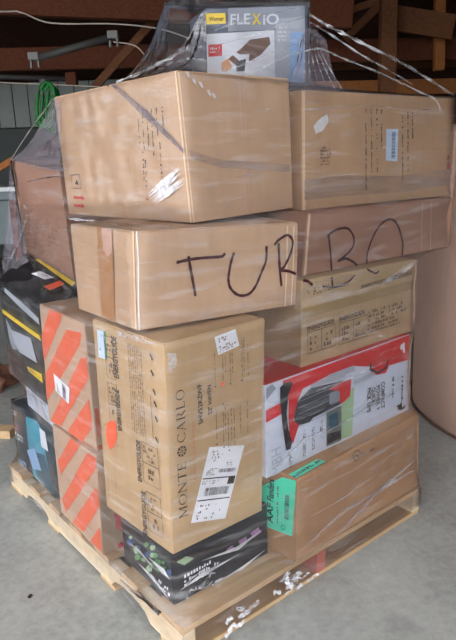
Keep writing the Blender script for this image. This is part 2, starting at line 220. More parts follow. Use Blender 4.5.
PRINTS = [
 ('text', 'M', 'R', 'brand_lettering', 'ink', 2, [(0.1538, 0.1638), (0.1568, 0.4382), (0.074, 0.1672)], 'MONTE', 1, 0),
 ('text', 'M', 'R', 'brand_lettering', 'ink', 2, [(0.1628, 0.5338), (0.1665, 0.7813), (0.0847, 0.534)], 'CARLO', 1, 0),
 ('emblem', 'M', 'R', 'brand_emblem', 'ink', 2, [(0.1242, 0.493)], 0.016),
 ('text', 'M', 'R', 'sub_lettering', 'orange_ink', 2, [(0.2559, 0.3291), (0.249, 0.6234), (0.2337, 0.3287)], 'FAN COMPANY', 0, 0),
 ('text', 'M', 'R', 'model_lettering', 'ink', 2, [(0.3357, 0.5894), (0.3307, 0.7796), (0.2939, 0.587)], '5HV52RZWF', 0, 1),
 ('text', 'M', 'R', 'model_lettering', 'ink', 2, [(0.428, 0.622), (0.4233, 0.7611), (0.3893, 0.6188)], '52" HAVEN', 0, 1),
 ('marks', 'M', 'R', 'small_print', 'small_ink', 2, [(0.4733, 0.7537), (0.4713, 0.9035), (0.4571, 0.7533)], 1, 0.8, 0),
 ('marks', 'M', 'R', 'small_print', 'small_ink', 2, [(0.5553, 0.7607), (0.5508, 0.8792), (0.5388, 0.7602)], 1, 0.8, 0),
 ('marks', 'M', 'R', 'small_print', 'small_ink', 2, [(0.5818, 0.795), (0.5763, 0.8806), (0.5653, 0.7944)], 1, 0.8, 0),
 ('marks', 'M', 'R', 'small_print', 'small_ink', 2, [(0.6333, 0.7445), (0.6277, 0.8833), (0.6164, 0.7441)], 1, 0.8, 0),
 ('marks', 'M', 'R', 'small_print', 'small_ink', 2, [(0.6549, 0.7847), (0.6485, 0.8806), (0.638, 0.7842)], 1, 0.8, 0),
 ('marks', 'M', 'R', 'small_print', 'small_ink', 2, [(0.7566, 0.7461), (0.7484, 0.9387), (0.7392, 0.7457)], 1, 0.8, 0),
 ('marks', 'M', 'R', 'small_print', 'small_ink', 2, [(0.7783, 0.7674), (0.7697, 0.9315), (0.7609, 0.7669)], 1, 0.8, 0),
 ('marks', 'M', 'R', 'small_print', 'small_ink', 2, [(0.8226, 0.7416), (0.813, 0.8977), (0.8049, 0.7412)], 1, 0.8, 0),
 ('marks', 'M', 'R', 'small_print', 'small_ink', 2, [(0.4797, 0.4755), (0.4772, 0.6236), (0.4629, 0.4756)], 1, 0.8, 0),
 ('marks', 'M', 'R', 'small_print', 'small_ink', 2, [(0.5536, 0.452), (0.5508, 0.6554), (0.5364, 0.4521)], 1, 0.8, 0),
 ('marks', 'M', 'R', 'small_print', 'small_ink', 2, [(0.5758, 0.4832), (0.5715, 0.6424), (0.5586, 0.4833)], 1, 0.8, 0),
 ('marks', 'M', 'R', 'small_print', 'small_ink', 2, [(0.6073, 0.4218), (0.6032, 0.6373), (0.5898, 0.422)], 1, 0.8, 0),
 ('marks', 'M', 'R', 'small_print', 'small_ink', 2, [(0.6406, 0.4463), (0.635, 0.6224), (0.623, 0.4464)], 1, 0.8, 0),
 ('marks', 'M', 'R', 'small_print', 'small_ink', 2, [(0.6736, 0.425), (0.6672, 0.6073), (0.6558, 0.4252)], 1, 0.8, 0),
 ('marks', 'M', 'R', 'small_print', 'small_ink', 2, [(0.7408, 0.4743), (0.7328, 0.6167), (0.7229, 0.4744)], 1, 0.8, 0),
 ('marks', 'M', 'R', 'small_print', 'small_ink', 2, [(0.8204, 0.4604), (0.8106, 0.6244), (0.8021, 0.4605)], 1, 0.8, 0),
 ('stroke', 'M', 'R', 'bullet_mark', 'ink', 2, [(0.4608, 0.7423), (0.475, 0.743)], 0.004),
 ('stroke', 'M', 'R', 'bullet_mark', 'ink', 2, [(0.6152, 0.7337), (0.63, 0.7344)], 0.004),
 ('stroke', 'M', 'R', 'bullet_mark', 'ink', 2, [(0.4667, 0.4615), (0.4814, 0.4617)], 0.004),
 ('stroke', 'M', 'R', 'bullet_mark', 'ink', 2, [(0.5403, 0.4328), (0.5554, 0.433)], 0.004),
 ('stroke', 'M', 'R', 'bullet_mark', 'ink', 2, [(0.5994, 0.4065), (0.6148, 0.4067)], 0.004),
 ('stroke', 'M', 'R', 'bullet_mark', 'ink', 2, [(0.7382, 0.7327), (0.7534, 0.7334)], 0.004),
 ('stroke', 'M', 'R', 'orange_mark', 'orange_spray', 2, [(0.5239, 0.7414), (0.5446, 0.7455), (0.56, 0.7385)], 0.009),
 ('poly', 'M', 'R', 'shipping_label', 'white_paper', 1, [(0.3958, 0.4612), (0.7751, 0.4013), (0.556, 0.0603), (0.1864, 0.1201)]),
 ('marks', 'M', 'R', 'label_print', 'small_ink', 2, [(0.3977, 0.3864), (0.5193, 0.3671), (0.4309, 0.4407)], 4, 0.5, 0),
 ('marks', 'M', 'R', 'label_print', 'small_ink', 2, [(0.3529, 0.3264), (0.4625, 0.3088), (0.3738, 0.3604)], 4, 0.8, 0),
 ('marks', 'M', 'R', 'label_barcode', 'ink', 2, [(0.4854, 0.3126), (0.6655, 0.284), (0.5002, 0.3365)], 1, 0.8, 1),
 ('marks', 'M', 'R', 'label_print', 'small_ink', 2, [(0.5232, 0.3403), (0.6772, 0.3158), (0.5359, 0.3607)], 2, 0.5, 0),
 ('stroke', 'M', 'R', 'label_line', 'ink', 2, [(0.3195, 0.3168), (0.6722, 0.2604)], 0.003),
 ('stroke', 'M', 'R', 'label_line', 'ink', 2, [(0.2585, 0.2177), (0.6086, 0.1614)], 0.003),
 ('poly', 'M', 'R', 'label_block', 'ink', 2, [(0.5979, 0.2722), (0.6722, 0.2604), (0.6503, 0.2263), (0.5763, 0.2381)]),
 ('marks', 'M', 'R', 'label_barcode', 'ink', 2, [(0.3206, 0.2228), (0.5745, 0.1819), (0.3523, 0.274)], 1, 0.8, 1),
 ('marks', 'M', 'R', 'label_print', 'small_ink', 2, [(0.3099, 0.2883), (0.5118, 0.2559), (0.3224, 0.3088)], 2, 0.6, 0),
 ('marks', 'M', 'R', 'label_print', 'small_ink', 2, [(0.2281, 0.1246), (0.5046, 0.0799), (0.2728, 0.1966)], 5, 0.35, 0),
 ('poly', 'M', 'R', 'paper_label', 'white_paper', 1, [(0.4658, 0.9729), (0.6774, 0.9845), (0.7189, 0.9023), (0.5026, 0.8856)]),
 ('marks', 'M', 'R', 'label_print', 'small_ink', 2, [(0.497, 0.9393), (0.6071, 0.9463), (0.4867, 0.9635)], 2, 0.8, 0),
 ('marks', 'M', 'R', 'label_print', 'small_ink', 2, [(0.5165, 0.8939), (0.6978, 0.9076), (0.5026, 0.9263)], 3, 0.8, 0),
 ('poly', 'M', 'L', 'blue_white_sticker', 'sticker_blue', 1, [(0.0764, 0.9557), (0.1818, 0.9603), (0.1725, 0.8221), (0.0661, 0.8179)]),
 ('poly', 'M', 'L', 'sticker_edge', 'sticker_green', 1, [(0.1818, 0.9603), (0.2135, 0.9615), (0.2041, 0.8214), (0.1725, 0.8221)]),
 ('marks', 'M', 'L', 'label_print', 'small_ink', 2, [(0.078, 0.8323), (0.163, 0.8357), (0.0861, 0.9425)], 5, 0.4, 0),
 ('marks', 'M', 'L', 'instruction_print', 'small_ink', 2, [(0.543, 0.5233), (0.551, 0.9477), (0.5253, 0.522)], 1, 0.85, 0),
 ('marks', 'M', 'L', 'instruction_print', 'small_ink', 2, [(0.5732, 0.523), (0.5803, 0.9477), (0.5557, 0.5217)], 1, 0.85, 0),
 ('marks', 'M', 'L', 'instruction_print', 'small_ink', 2, [(0.6032, 0.5228), (0.6093, 0.9476), (0.5858, 0.5215)], 1, 0.85, 0),
 ('marks', 'M', 'L', 'instruction_print', 'small_ink', 2, [(0.6328, 0.5225), (0.6381, 0.9476), (0.6157, 0.5212)], 1, 0.85, 0),
 ('marks', 'M', 'L', 'instruction_print', 'small_ink', 2, [(0.6622, 0.5223), (0.6665, 0.9476), (0.6452, 0.521)], 1, 0.85, 0),
 ('marks', 'M', 'L', 'instruction_print', 'small_ink', 2, [(0.6913, 0.5221), (0.6947, 0.9476), (0.6745, 0.5207)], 1, 0.85, 0),
 ('marks', 'M', 'L', 'instruction_print', 'small_ink', 2, [(0.7202, 0.5218), (0.7227, 0.9475), (0.7035, 0.5205)], 1, 0.85, 0),
 ('stroke', 'M', 'L', 'picture_mark', 'ink', 2, [(0.8363, 0.9347), (0.8537, 0.9236), (0.8646, 0.9117)], 0.006),
 ('stroke', 'M', 'L', 'picture_mark', 'ink', 2, [(0.8382, 0.863), (0.8557, 0.8521), (0.8667, 0.8401)], 0.006),
 ('stroke', 'M', 'L', 'picture_mark', 'ink', 2, [(0.8512, 0.7785), (0.8688, 0.7675), (0.8799, 0.7556)], 0.006),
 ('stroke', 'M', 'L', 'picture_mark', 'ink', 2, [(0.8561, 0.7239), (0.8737, 0.713), (0.8848, 0.701)], 0.006),
 ('stroke', 'M', 'L', 'picture_mark', 'ink', 2, [(0.8588, 0.6544), (0.8766, 0.6436), (0.8878, 0.6315)], 0.006),
 ('stroke', 'M', 'L', 'picture_mark', 'ink', 2, [(0.8507, 0.5533), (0.8687, 0.5425), (0.88, 0.5304)], 0.006),
 ('stroke', 'M', 'L', 'rule_line', 'ink', 2, [(0.8138, 0.7447), (0.8215, 0.5331)], 0.0015),
 ('text', 'M', 'L', 'energy_lettering', 'ink', 2, [(0.3738, 0.752), (0.3717, 0.9539), (0.2973, 0.7505)], 'ENERGYGUIDE', 0, 1),
 ('text', 'M', 'L', 'energy_lettering', 'ink', 2, [(0.365, 0.4898), (0.362, 0.696), (0.3016, 0.4831)], 'ENERGYGUIDE', 0, 1),
 ('text', 'M', 'L', 'energy_lettering', 'ink', 2, [(0.6231, 0.2807), (0.6301, 0.4903), (0.5645, 0.2778)], 'ENERGYGUIDE', 0, 1),
 ('text', 'M', 'L', 'energy_lettering', 'ink', 2, [(0.658, 0.0094), (0.6588, 0.2373), (0.5986, 0.0042)], 'ENERGYGUIDE', 0, 1),
 ('stroke', 'M', 'L', 'table_outline', 'ink', 2, [(0.652, 0.4946), (0.8692, 0.4993), (0.8809, 0.3004), (0.6537, 0.2929), (0.652, 0.4946)], 0.0016),
 ('stroke', 'M', 'L', 'table_outline', 'ink', 2, [(0.6528, 0.3946), (0.875, 0.4007)], 0.0016),
 ('marks', 'M', 'L', 'table_print', 'small_ink', 2, [(0.6756, 0.4053), (0.8529, 0.41), (0.6746, 0.4832)], 4, 0.5, 0),
 ('marks', 'M', 'L', 'table_print', 'small_ink', 2, [(0.7231, 0.3156), (0.8358, 0.3192), (0.7217, 0.3764)], 2, 0.6, 0),
 ('stroke', 'M', 'L', 'table_outline', 'ink', 2, [(0.6744, 0.2462), (0.8745, 0.2536), (0.8881, 0.0568), (0.6925, 0.0456), (0.6744, 0.2462)], 0.0016),
 ('stroke', 'M', 'L', 'table_outline', 'ink', 2, [(0.6834, 0.1467), (0.8813, 0.156)], 0.0016),
 ('marks', 'M', 'L', 'table_print', 'small_ink', 2, [(0.7029, 0.1576), (0.8613, 0.1649), (0.6961, 0.2351)], 4, 0.5, 0),
 ('marks', 'M', 'L', 'table_print', 'small_ink', 2, [(0.7508, 0.0692), (0.8485, 0.0746), (0.7458, 0.1295)], 2, 0.6, 0),
 ('stroke', 'M', 'L', 'table_outline', 'ink', 2, [(0.177, 0.9404), (0.3168, 0.9425), (0.3336, 0.7411), (0.1919, 0.735), (0.177, 0.9404)], 0.0016),
 ('stroke', 'M', 'L', 'table_outline', 'ink', 2, [(0.1844, 0.8385), (0.3251, 0.8426)], 0.0016),
 ('marks', 'M', 'L', 'table_print', 'small_ink', 2, [(0.198, 0.8492), (0.3105, 0.8523), (0.1922, 0.9285)], 4, 0.5, 0),
 ('marks', 'M', 'L', 'table_print', 'small_ink', 2, [(0.2335, 0.7575), (0.3041, 0.7604), (0.2288, 0.8193)], 2, 0.6, 0),
 ('stroke', 'M', 'L', 'table_outline', 'ink', 2, [(0.1858, 0.7089), (0.3281, 0.7155), (0.3282, 0.4983), (0.1843, 0.4928), (0.1858, 0.7089)], 0.0016),
 ('stroke', 'M', 'L', 'table_outline', 'ink', 2, [(0.1851, 0.6018), (0.3282, 0.6079)], 0.0016),
 ('marks', 'M', 'L', 'table_print', 'small_ink', 2, [(0.1998, 0.6133), (0.3142, 0.6182), (0.2003, 0.6968)], 4, 0.5, 0),
 ('marks', 'M', 'L', 'table_print', 'small_ink', 2, [(0.2283, 0.5165), (0.3, 0.5193), (0.2286, 0.582)], 2, 0.6, 0),
 ('poly', 'M', 'L', 'orange_spray_mark', 'orange_spray', 2, [(0.1233, 0.4765), (0.1535, 0.5003), (0.1868, 0.5037), (0.2157, 0.5245), (0.2376, 0.5154), (0.2712, 0.524), (0.2829, 0.5055), (0.2689, 0.477), (0.2889, 0.4599), (0.2665, 0.4295), (0.2451, 0.4044), (0.2175, 0.3883), (0.1962, 0.3655), (0.1725, 0.3688), (0.1428, 0.3468), (0.1306, 0.3659), (0.1071, 0.3721), (0.1049, 0.3985), (0.0941, 0.4233), (0.1094, 0.4528)]),
 ('poly', 'M', 'L', 'orange_spray_fleck', 'orange_spray', 2, [(0.2991, 0.4929), (0.3131, 0.5002), (0.325, 0.4977), (0.3109, 0.49)]),
 ('poly', 'M', 'L', 'orange_spray_fleck', 'orange_spray', 2, [(0.0577, 0.3625), (0.0731, 0.3703), (0.086, 0.368), (0.0705, 0.3595)]),
 ('poly', 'M', 'L', 'orange_spray_fleck', 'orange_spray', 2, [(0.2699, 0.3934), (0.2842, 0.401), (0.2963, 0.3986), (0.2819, 0.3905)]),
 ('poly', 'M', 'L', 'orange_spray_fleck', 'orange_spray', 2, [(0.0759, 0.4732), (0.0911, 0.4807), (0.1038, 0.4783), (0.0886, 0.4702)]),
 ('poly', 'M', 'L', 'orange_spray_fleck', 'orange_spray', 2, [(0.1683, 0.3358), (0.1832, 0.3436), (0.1957, 0.3413), (0.1808, 0.3329)]),
 ('marks', 'M', 'L', 'small_print', 'small_ink', 2, [(0.002, 0.0359), (0.0118, 0.2933), (0.002, 0.0346)], 1, 0.5, 0),
 ('marks', 'M', 'L', 'small_print', 'small_ink', 2, [(0.0641, 0.0424), (0.0815, 0.2992), (0.0517, 0.0412)], 1, 0.5, 0),
 ('marks', 'M', 'L', 'small_print', 'small_ink', 2, [(0.1338, 0.0489), (0.1498, 0.305), (0.1217, 0.0477)], 1, 0.5, 0),
 ('marks', 'M', 'L', 'small_print', 'small_ink', 2, [(0.202, 0.0552), (0.2166, 0.3107), (0.1902, 0.054)], 1, 0.5, 0),
 ('text', 'E', 'R', 'energy_lettering', 'ink', 2, [(0.0432, 0.4095), (0.2561, 0.4283), (0.039, 0.4634)], 'ENERGYGUIDE', 0, 1),
 ('text', 'E', 'R', 'energy_lettering', 'ink', 2, [(0.2977, 0.4176), (0.5139, 0.4385), (0.2942, 0.4739)], 'ENERGYGUIDE', 0, 1),
 ('text', 'E', 'R', 'energy_lettering', 'ink', 2, [(0.4793, 0.7645), (0.7082, 0.7825), (0.4756, 0.8088)], 'ENERGYGUIDE', 0, 1),
 ('text', 'E', 'R', 'energy_lettering', 'ink', 2, [(0.7465, 0.784), (0.9615, 0.8009), (0.7428, 0.8371)], 'ENERGYGUIDE', 0, 1),
 ('stroke', 'E', 'R', 'table_outline', 'ink', 2, [(0.0434, 0.392), (0.2647, 0.4066), (0.2687, 0.1472), (0.0452, 0.1446), (0.0434, 0.392)], 0.0016),
 ('stroke', 'E', 'R', 'table_outline', 'ink', 2, [(0.1518, 0.3992), (0.1547, 0.1459)], 0.0016),
 ('marks', 'E', 'R', 'table_print', 'small_ink', 2, [(0.0623, 0.1699), (0.1366, 0.1711), (0.0607, 0.3562)], 3, 0.5, 0),
 ('marks', 'E', 'R', 'table_print', 'small_ink', 2, [(0.1723, 0.1718), (0.2498, 0.1731), (0.17, 0.3625)], 3, 0.5, 0),
 ('stroke', 'E', 'R', 'table_outline', 'ink', 2, [(0.298, 0.3984), (0.5417, 0.4143), (0.5488, 0.1394), (0.3024, 0.137), (0.298, 0.3984)], 0.0016),
 ('stroke', 'E', 'R', 'table_outline', 'ink', 2, [(0.4172, 0.4061), (0.4229, 0.1382)], 0.0016),
 ('marks', 'E', 'R', 'table_print', 'small_ink', 2, [(0.3209, 0.1637), (0.4027, 0.1649), (0.3174, 0.3606)], 3, 0.5, 0),
 ('marks', 'E', 'R', 'table_print', 'small_ink', 2, [(0.4421, 0.1655), (0.5276, 0.1668), (0.4377, 0.3674)], 3, 0.5, 0),
 ('marks', 'E', 'R', 'small_print', 'small_ink', 2, [(0.5565, 0.1955), (0.97, 0.2115), (0.5494, 0.4697)], 5, 0.6, 0),
 ('marks', 'E', 'R', 'small_print', 'small_ink', 2, [(0.353, 0.1582), (0.9196, 0.1622), (0.3505, 0.2033)], 1, 0.8, 0),
 ('marks', 'E', 'R', 'small_print', 'small_ink', 2, [(0.0402, 0.8056), (0.4251, 0.8486), (0.0395, 0.8957)], 3, 0.5, 0),
 ('poly', 'E', 'R', 'packing_tape', 'card_olive_dark', 1, [(0.0039, 0.6827), (0.998, 0.7211), (0.998, 0.6008), (0.002, 0.5704)]),
 ('stroke', 'E', 'R', 'marker_lettering', 'marker', 3, [(0.0054, 0.998), (0.0389, 0.9852), (0.0768, 0.9293)], 0.008),
 ('stroke', 'E', 'R', 'marker_lettering', 'marker', 3, [(0.1539, 0.8891), (0.2221, 0.8624), (0.2903, 0.8569), (0.3688, 0.8895), (0.4143, 0.9487)], 0.006),
 ('stroke', 'E', 'R', 'marker_lettering', 'marker', 3, [(0.2237, 0.9782), (0.2332, 0.8707)], 0.007),
 ('stroke', 'E', 'R', 'marker_lettering', 'marker', 3, [(0.5211, 0.998), (0.5362, 0.9765), (0.5964, 0.9229), (0.6328, 0.9381)], 0.006),
 ('poly', 'F', 'R', 'red_band', 'print_red', 1, [(0.1022, 0.9863), (0.998, 0.9961), (0.998, 0.6769), (0.7855, 0.7048), (0.5507, 0.8623), (0.359, 0.8565), (0.2013, 0.8171), (0.141, 0.7502), (0.089, 0.7876)]),
 ('poly', 'F', 'R', 'red_band', 'print_red', 1, [(0.002, 0.7343), (0.002, 0.737), (0.083, 0.7597), (0.0877, 0.6375), (0.002, 0.6108), (0.002, 0.6093)]),
 ('poly', 'F', 'R', 'vacuum_picture_body', 'print_dark', 2, [(0.1603, 0.548), (0.178, 0.6993), (0.2641, 0.7933), (0.3594, 0.7706), (0.4722, 0.7384), (0.4721, 0.4745), (0.2626, 0.4477), (0.1653, 0.4652)]),
 ('poly', 'F', 'R', 'vacuum_picture_tube', 'print_silver', 3, [(0.262, 0.8361), (0.4929, 0.849), (0.4929, 0.775), (0.2641, 0.7933)]),
 ('poly', 'F', 'R', 'vacuum_picture_nozzle', 'print_black', 3, [(0.0818, 0.9277), (0.1087, 0.9589), (0.1465, 0.9477), (0.1604, 0.8944), (0.1294, 0.8354), (0.1168, 0.6223), (0.1263, 0.4301), (0.1533, 0.3454), (0.1379, 0.2113), (0.1115, 0.2176), (0.0921, 0.4989), (0.0804, 0.7702)]),
 ('poly', 'F', 'R', 'vacuum_picture_frame', 'print_red', 4, [(0.1463, 0.9139), (0.2125, 0.8183), (0.178, 0.6993), (0.1546, 0.5214), (0.1876, 0.4391), (0.1494, 0.2541), (0.1336, 0.3826), (0.1271, 0.5326), (0.1286, 0.7352)]),
 ('poly', 'F', 'R', 'vacuum_picture_cup', 'print_grey', 3, [(0.3837, 0.6578), (0.4529, 0.6533), (0.4528, 0.5217), (0.3834, 0.524)]),
 ('poly', 'F', 'R', 'vacuum_picture_frame', 'print_red', 3, [(0.3803, 0.7037), (0.4467, 0.7349), (0.5354, 0.7148), (0.5262, 0.5246), (0.4692, 0.4738), (0.4465, 0.5033), (0.4541, 0.6272)]),
 ('poly', 'F', 'R', 'vacuum_picture_tube', 'print_silver', 3, [(0.3734, 0.8711), (0.5541, 0.8716), (0.562, 0.8018), (0.3732, 0.7964)]),
 ('poly', 'F', 'R', 'vacuum_picture_tube', 'print_silver', 3, [(0.5464, 0.6893), (0.7262, 0.7063), (0.735, 0.6518), (0.5544, 0.6315)]),
 ('stroke', 'F', 'R', 'vacuum_picture_handle', 'print_black', 4, [(0.6753, 0.8237), (0.6756, 0.7435), (0.7349, 0.6655), (0.7954, 0.6958), (0.8125, 0.7815)], 0.009),
 ('poly', 'F', 'R', 'vacuum_picture_handle', 'print_red', 3, [(0.6806, 0.7538), (0.7517, 0.7501), (0.8218, 0.6932), (0.7957, 0.6267), (0.7265, 0.6437), (0.6875, 0.6823)]),
 ('poly', 'F', 'R', 'green_picture', 'print_pale_green', 1, [(0.4646, 0.4379), (0.5465, 0.6106), (0.5576, 0.603), (0.5423, 0.0286), (0.4644, 0.0396)]),
 ('poly', 'F', 'R', 'room_picture', 'print_room', 2, [(0.3645, 0.4496), (0.4662, 0.4505), (0.466, 0.0321), (0.3635, 0.0407)]),
 ('poly', 'F', 'R', 'room_picture_figure', 'print_teal_dark', 3, [(0.3777, 0.3926), (0.4386, 0.4054), (0.4453, 0.2443), (0.411, 0.1996), (0.3774, 0.2508)]),
 ('poly', 'F', 'R', 'room_picture_figure', 'print_black', 3, [(0.3672, 0.1876), (0.4591, 0.1604), (0.4625, 0.0596), (0.3669, 0.0679)]),
 ('stroke', 'F', 'R', 'vacuum_picture_ridge', 'print_grey', 4, [(0.1824, 0.6983), (0.3131, 0.706), (0.4457, 0.7129)], 0.0016),
 ('stroke', 'F', 'R', 'vacuum_picture_ridge', 'print_grey', 4, [(0.1838, 0.6309), (0.3129, 0.6379), (0.4457, 0.6498)], 0.0016),
 ('stroke', 'F', 'R', 'vacuum_picture_ridge', 'print_grey', 4, [(0.1852, 0.5631), (0.3126, 0.5695), (0.4456, 0.5864)], 0.0016),
 ('stroke', 'F', 'R', 'vacuum_picture_ridge', 'print_grey', 4, [(0.1866, 0.4949), (0.3124, 0.5007), (0.4456, 0.5226)], 0.0016),
 ('stroke', 'F', 'R', 'vacuum_picture_ridge', 'print_grey', 4, [(0.188, 0.4263), (0.3121, 0.4315), (0.4455, 0.4586)], 0.0016),
 ('stroke', 'F', 'R', 'vacuum_picture_ridge', 'print_black', 4, [(0.175, 0.4816), (0.2739, 0.4668), (0.3913, 0.5116)], 0.006),
 ('poly', 'F', 'R', 'vacuum_picture_base', 'print_black', 4, [(0.1632, 0.5132), (0.2364, 0.5127), (0.2738, 0.4497), (0.2547, 0.4187), (0.1808, 0.4433)]),
 ('text', 'F', 'R', 'slogan_lettering', 'ink', 2, [(0.761, 0.5258), (0.761, 0.1877), (0.7897, 0.5257)], 'COMPACT', 0, 1),
 ('text', 'F', 'R', 'slogan_lettering', 'ink', 2, [(0.7234, 0.5071), (0.7232, 0.1969), (0.7516, 0.5069)], 'POWER +', 0, 1),
 ('text', 'F', 'R', 'slogan_lettering', 'ink', 2, [(0.6887, 0.5058), (0.6878, 0.3058), (0.7164, 0.5056)], 'QUICK', 0, 1),
 ('text', 'F', 'R', 'slogan_lettering', 'ink', 2, [(0.6544, 0.5231), (0.6538, 0.2177), (0.6817, 0.523)], 'PICK UPS', 0, 1),
 ('marks', 'F', 'R', 'brand_print', 'ink', 2, [(0.9248, 0.5274), (0.9249, 0.1717), (0.9453, 0.5273)], 1, 0.95, 0),
 ('marks', 'F', 'R', 'brand_print', 'ink', 2, [(0.8488, 0.5314), (0.8488, 0.2661), (0.8678, 0.5319)], 1, 0.9, 0),
 ('poly', 'F', 'R', 'tree_emblem', 'ink', 2, [(0.8959, 0.0731), (0.9292, 0.1686), (0.9386, 0.0545)]),
 ('poly', 'F', 'R', 'tree_emblem', 'ink', 2, [(0.913, 0.0469), (0.9641, 0.1029), (0.9558, 0.055)]),
 ('poly', 'F', 'R', 'tree_emblem', 'ink', 2, [(0.8871, 0.1329), (0.9124, 0.1409), (0.9214, 0.0674)]),
 ('poly', 'F', 'R', 'white_emblem', 'white_paper', 2, [(0.9152, 0.9056), (0.9489, 0.9252), (0.9543, 0.7941), (0.9373, 0.7847), (0.9326, 0.845), (0.9157, 0.8419)]),
 ('text', 'F', 'R', 'outline_lettering', 'print_silver', 2, [(0.088, 0.002), (0.0819, 0.2903), (0.0304, 0.002)], 'MBH', 0, 0),
 ('marks', 'F', 'R', 'small_print', 'small_ink', 2, [(0.1445, 0.002), (0.1432, 0.226), (0.1266, 0.002)], 2, 0.6, 0),
 ('marks', 'F', 'R', 'small_print', 'small_ink', 2, [(0.2309, 0.0447), (0.2297, 0.4043), (0.2122, 0.0475)], 2, 0.6, 0),
 ('marks', 'F', 'R', 'small_print', 'small_ink', 2, [(0.2881, 0.041), (0.2862, 0.3708), (0.2689, 0.0438)], 2, 0.6, 0),
 ('marks', 'F', 'R', 'small_print', 'small_ink', 2, [(0.3406, 0.1383), (0.3382, 0.4347), (0.3209, 0.1407)], 2, 0.6, 0),
 ('poly', 'F', 'R', 'grey_wedge', 'print_grey', 1, [(0.0055, 0.8476), (0.0619, 0.9341), (0.04, 0.9908), (0.0068, 0.9717)]),
 ('poly', 'G', 'L', 'green_label', 'label_green', 1, [(0.4229, 0.6293), (0.8244, 0.9542), (0.9944, 0.9891), (0.9515, 0.3047), (0.5819, 0.2418), (0.414, 0.2167)]),
 ('text', 'G', 'L', 'label_lettering', 'ink', 2, [(0.6897, 0.3278), (0.6992, 0.574), (0.6058, 0.317)], 'AAF', 0, 1),
 ('text', 'G', 'L', 'label_lettering', 'ink', 2, [(0.702, 0.5998), (0.7126, 0.8712), (0.617, 0.5966)], 'Flanders', 0, 1),
 ('marks', 'G', 'L', 'label_print', 'small_ink', 2, [(0.7691, 0.3741), (0.7787, 0.829), (0.7365, 0.3701)], 1, 0.9, 0),
 ('marks', 'G', 'L', 'label_barcode', 'ink', 2, [(0.8385, 0.4706), (0.8479, 0.7654), (0.917, 0.4857)], 1, 0.8, 1),
 ('stroke', 'G', 'L', 'label_mark', 'ink', 2, [(0.8258, 0.3848), (0.8564, 0.3777), (0.8566, 0.3438), (0.8219, 0.322), (0.8054, 0.344), (0.8258, 0.3848)], 0.0015),
 ('poly', 'G', 'T', 'green_label', 'label_green', 1, [(0.002, 0.1111), (0.002, 0.0175), (0.2149, 0.0235), (0.1999, 0.1137)]),
 ('marks', 'G', 'T', 'label_print', 'small_ink', 2, [(0.002, 0.0267), (0.1965, 0.0495), (0.002, 0.0801)], 1, 0.9, 0),
 ('stroke', 'G', 'R', 'emblem_mark', 'ink', 2, [(0.4161, 0.8469), (0.4072, 0.9422), (0.439, 0.9648), (0.464, 0.9058), (0.4483, 0.8438), (0.4161, 0.8469)], 0.002),
 ('marks', 'G', 'R', 'small_print', 'small_ink', 2, [(0.4725, 0.8733), (0.5819, 0.8438), (0.4705, 0.9129)], 1, 0.8, 0),
 ('stroke', 'G', 'R', 'emblem_mark', 'ink', 2, [(0.4234, 0.9157), (0.448, 0.8819)], 0.003),
 ('marks', 'N', 'R', 'white_print', 'white_paper', 2, [(0.102, 0.2258), (0.4538, 0.2437), (0.1062, 0.483)], 3, 0.9, 0),
 ('poly', 'N', 'R', 'flower_picture', 'print_purple', 1, [(0.6639, 0.5658), (0.7525, 0.5818), (0.7618, 0.4744), (0.684, 0.4686)]),
 ('poly', 'N', 'R', 'flower_picture', 'print_purple', 1, [(0.7976, 0.5996), (0.8891, 0.6358), (0.922, 0.5063), (0.8295, 0.4711)]),
 ('poly', 'N', 'R', 'flower_picture', 'print_purple', 1, [(0.5341, 0.533), (0.5985, 0.5493), (0.6182, 0.4527), (0.5537, 0.456)]),
 ('poly', 'N', 'R', 'flower_picture', 'print_pale_green', 1, [(0.0434, 0.7667), (0.1383, 0.7831), (0.2123, 0.6738), (0.1148, 0.6407)]),
 ('poly', 'N', 'L', 'flower_picture', 'print_leaf', 1, [(0.5526, 0.3739), (0.5894, 0.449), (0.6487, 0.4835), (0.63, 0.4072), (0.5775, 0.3525)]),
 ('poly', 'N', 'L', 'flower_picture', 'print_pale_green', 1, [(0.4814, 0.2348), (0.5412, 0.3569), (0.6367, 0.4132), (0.6065, 0.2905), (0.5218, 0.201)]),
 ('poly', 'N', 'L', 'flower_picture', 'print_blue', 1, [(0.2076, 0.5191), (0.2385, 0.5781), (0.288, 0.6047), (0.2718, 0.5445), (0.2281, 0.5019)]),
 ('poly', 'N', 'L', 'flower_picture', 'print_leaf', 1, [(0.479, 0.6967), (0.5222, 0.7817), (0.5918, 0.8187), (0.5697, 0.7317), (0.5081, 0.6709)]),
 ('poly', 'N', 'L', 'flower_picture', 'print_leaf', 1, [(0.6357, 0.618), (0.6848, 0.7176), (0.7639, 0.7613), (0.7392, 0.6598), (0.6692, 0.5882)]),
 ('poly', 'N', 'L', 'flower_picture', 'print_pale_green', 1, [(0.6025, 0.7392), (0.6478, 0.8297), (0.7208, 0.8687), (0.6979, 0.776), (0.6333, 0.7115)]),
 ('poly', 'N', 'L', 'flower_picture', 'print_blue', 1, [(0.3087, 0.438), (0.3477, 0.5142), (0.4101, 0.5488), (0.39, 0.4714), (0.3347, 0.4161)]),
 ('poly', 'N', 'L', 'flower_picture', 'print_leaf', 1, [(0.6894, 0.5662), (0.72, 0.6291), (0.7697, 0.6573), (0.7541, 0.593), (0.7103, 0.5477)]),
 ('poly', 'N', 'L', 'flower_picture', 'print_leaf', 1, [(0.5436, 0.3323), (0.581, 0.4089), (0.6415, 0.4443), (0.6223, 0.3666), (0.5689, 0.3106)]),
